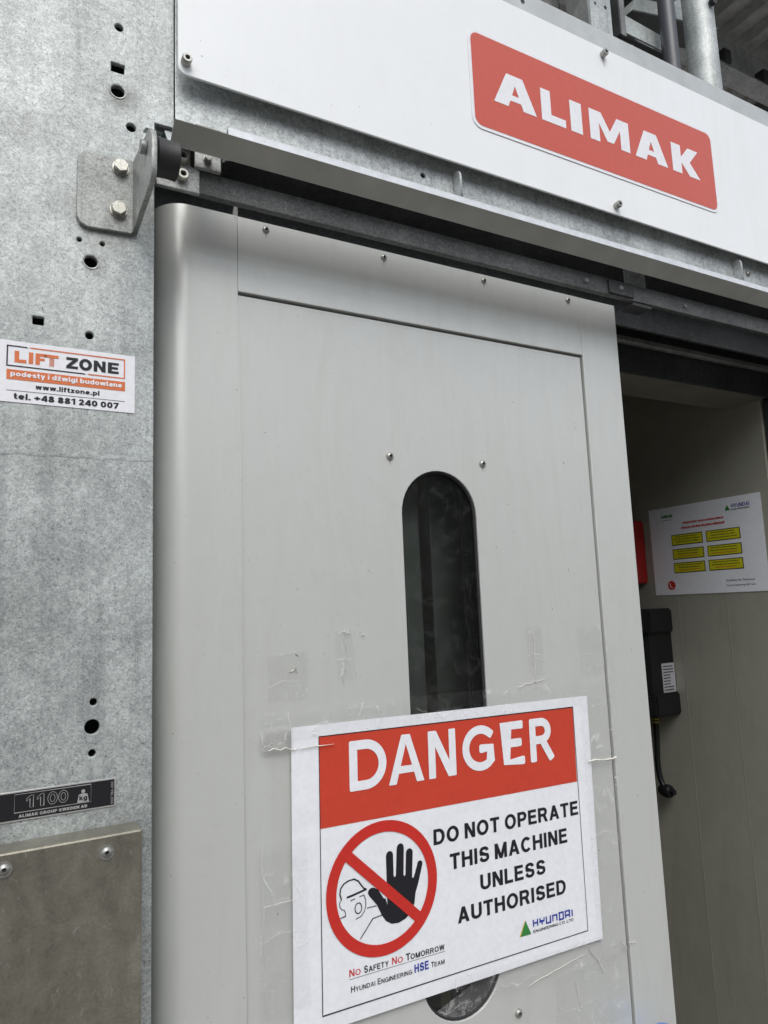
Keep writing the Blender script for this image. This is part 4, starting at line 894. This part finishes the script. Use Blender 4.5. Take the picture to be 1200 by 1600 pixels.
cab = thing('black_cable', 'short black cable with a plug hanging under the black wall device', 'cable', (1.345, .47, 1.34))
add('cable_sheath', tube(cbp, .0062), M['black'], cab, smooth=True)
add('plug', lathe([(0, 0), (.011, 0), (.014, .004), (.015, .012), (.013, .024), (.010, .03), (0, .032)], frame((1.357, .433, 1.167), (0, 0, 1), (1, 0, 0)), 20), M['black'], cab, smooth=True)
for z in (1.325, 1.318): add('yellow_tie', lathe([(.0072, -.0015), (.0076, 0), (.0072, .0015)], frame((1.351, .4545, z), (1, 0, 0), (0, 1, 0)), 16), M['yellow_tie'], cab)
add('blue_cap', join([lathe([(0, .026), (.012, .024), (.018, .018), (.021, .006), (.021, 0), (0, 0)], frame((.762, -.030, 1.040), (1, 0, 0), (0, 1, 0)), 20)]), M['blue'], None, smooth=True, label='blob of blue plastic at the foot of the right door stile', cat='plastic cap')

# ================================================================ STRUCTURE ABOVE, BEHIND THE HEADER (top right)
mp = thing('mast_plate', 'galvanised upright plate with two holes rising behind the header', 'upright', (1.42, .5, 2.43))
add('plate_face', plate([rect(1.376, 2.43, 1.474, 4.0), circ(1.4142, 3.2257, .0045, 12), circ(1.4534, 3.2283, .0060, 12), circ(1.405, 3.36, .006, 12), circ(1.440, 3.50, .0055, 12)], .006, face(.506), .0005), M['post'], mp)
add('plate_flange', box(1.366, 1.3755, .485, .56, 2.43, 4.0), M['galv_dull'], mp)
bp_ = thing('back_upright', 'pale grey upright panel behind the galvanised plate above the header', 'upright', (1.30, .62, 2.43))
add('panel', box(1.22, 1.40, .62, .63, 2.43, 4.0), M['galv_dull'], bp_)
ap = thing('angle_iron', 'thin dark angle iron beside the mast plate', 'angle iron', (1.52, .5, 2.43))
add('leg', box(1.505, 1.511, .50, .54, 3.17, 4.0), M['galv_dark'], ap); add('leg', box(1.511, 1.53, .50, .505, 3.17, 4.0), M['galv_dull'], ap)
add('dark_pole', tube([(1.714, .5, 2.43), (1.714, .5, 4.1)], .0245), M['pole'], None, smooth=True, label='dark painted pole behind the header between two galvanised members', cat='pole')
gp = thing('galvanised_tube', 'thick round galvanised tube rising behind the header at top right', 'tube', (1.864, .5, 2.43))
add('tube_body', tube([(1.864, .5, 2.43), (1.864, .5, 4.1)], .046), M['post'], gp, smooth=True)
add('tube_hole_disc', lathe([(0, .012), (.011, .012), (.0115, 0)], frame((1.862, .452, 3.375), (1, 0, 0), (0, 0, 1))), M['socket'], gp)  # dark disc standing in for the open hole at the tube
b1 = thing('side_bracket', 'short galvanised cross arm between the angle iron and the dark pole', 'bracket', (1.6, .55, 3.27))
add('arm_plate', plate([[(1.512, 3.232), (1.760, 3.232), (1.760, 3.282), (1.560, 3.290), (1.540, 3.285)]], .006, face(.545), .0008), M['post'], b1)
add('arm_shelf', box(1.512, 1.76, .546, .65, 3.226, 3.2315), M['galv_dark'], b1)
add('diagonal_brace', prism([(1.62, 3.20), (1.70, 3.20), (2.42, 3.98), (2.34, 3.98)], 'Y', .75, .79), M['galv'], None, label='slanting galvanised brace behind the dark pole', cat='brace')
ha = thing('hollow_arm', 'galvanised box arm with an open dark end beside the thick tube', 'arm', (1.77, .62, 3.43))
add('arm_body', prism([(1.680, 3.393), (1.712, 3.455), (2.10, 3.56), (2.10, 3.50)], 'Y', .60, .68), M['post'], ha)
add('arm_end', prism([(1.676, 3.385), (1.680, 3.392), (2.10, 3.499), (2.10, 3.492)], 'Y', .59, .69), M['galv_dark'], ha)
add('cross_tube', tube([(1.50, .72, 3.35), (2.6, .72, 3.35)], .022), M['galv'], None, smooth=True, label='thin horizontal tube crossing behind the thick galvanised tube', cat='tube')
for i, (x, y_, z0_, z1_) in enumerate(((2.55, 1.6, 3.0, 4.1), (2.95, 2.0, 3.0, 4.1))):
    add('back_tube', tube([(x, y_, z0_ - .6), (x, y_, z1_)], .024), M['galv'], None, smooth=True, label=('nearer' if i == 0 else 'farther') + ' thin upright tube in the dark space right of the thick tube', cat='tube')
add('rear_column', box(1.60, 1.80, 1.0, 1.2, 2.43, 4.2), M['galv_dark'], None, label='dark square column far behind the dark pole', cat='column')
rf = thing('deck_overhead', 'dark ribbed steel deck overhead at the top right corner', 'deck', (4, 3, 4.25))
n = 0
src = None
for i in range(56):        # ribbed sheets: each trapezoid rib runs away from the wall
    x = .9 + i * .14
    if src is None: src = add('deck_rib', prism([(x, 4.30), (x + .02, 4.26), (x + .075, 4.26), (x + .095, 4.30)], 'Y', .3, 9), M['deck'], rf)
    else: copy_of(src, 'deck_rib', WORLDPOS[src.name] + Vector((i * .14, 0, 0)), rf)
add('deck_sheet', box(.5, 9.0, .2, 9.2, 4.3005, 4.32), M['deck'], rf)
for y in (1.15, 2.35, 3.6): add('cross_beam', join([box(.9, 9, y, y + .012, 4.08, 4.255), box(.9, 9, y - .04, y + .052, 4.07, 4.0795)]), M['galv'], rf)
for x in (2.35, 3.6, 4.9): add('long_beam', join([box(x, x + .06, .4, 1.149, 4.14, 4.255), box(x, x + .06, 1.203, 2.30, 4.14, 4.255), box(x, x + .06, 2.403, 9, 4.14, 4.255)]), M['galv_dull'], rf)
for x in (2.75, 2.95, 3.25): add('beam_clip', box(x, x + .05, 1.10, 1.149, 4.0815, 4.15, .004), M['galv_dark'], rf)

# ================================================================ WHAT THE DOOR FACES: unseen building added to darken reflections, and scaffold (seen only as reflections)
ob = thing('reflection_building', 'unseen grey building added opposite the lift door to darken its reflections', 'building', (0, -16, 0))
add('wall', box(-22, 26, -17, -16, 0, 7.5), M['bwall'], ob)
wsrc = None
for f_ in range(2):
    for i in range(14):
        p = Vector((-20 + i * 3.2, -15.98, 1.9 + f_ * 3.2))
        if wsrc is None: wsrc = add('window', box(p.x - .7, p.x + .7, p.y - .02, p.y + .02, p.z - .8, p.z + .8), M['wglass'], ob)
        else: copy_of(wsrc, 'window', p, ob)
sc = thing('yard_scaffold', 'tubular scaffold standing in front of the added building', 'scaffold', (2, -9, 0))
for i in range(6):
    for y in (-8.6, -9.6):
        add('standard', tube([(-2 + i * 2, y, 0), (-2 + i * 2, y, 8.2)], .04), M['galv'], sc)
for z in (2, 4, 6, 8):
    for y in (-8.6, -9.6): add('ledger', tube([(-2.2, y, z), (8.2, y, z)], .035), M['galv'], sc)
    add('plank_deck', box(-2, 8, -9.55, -8.65, z + .05, z + .09), M['deck'], sc)
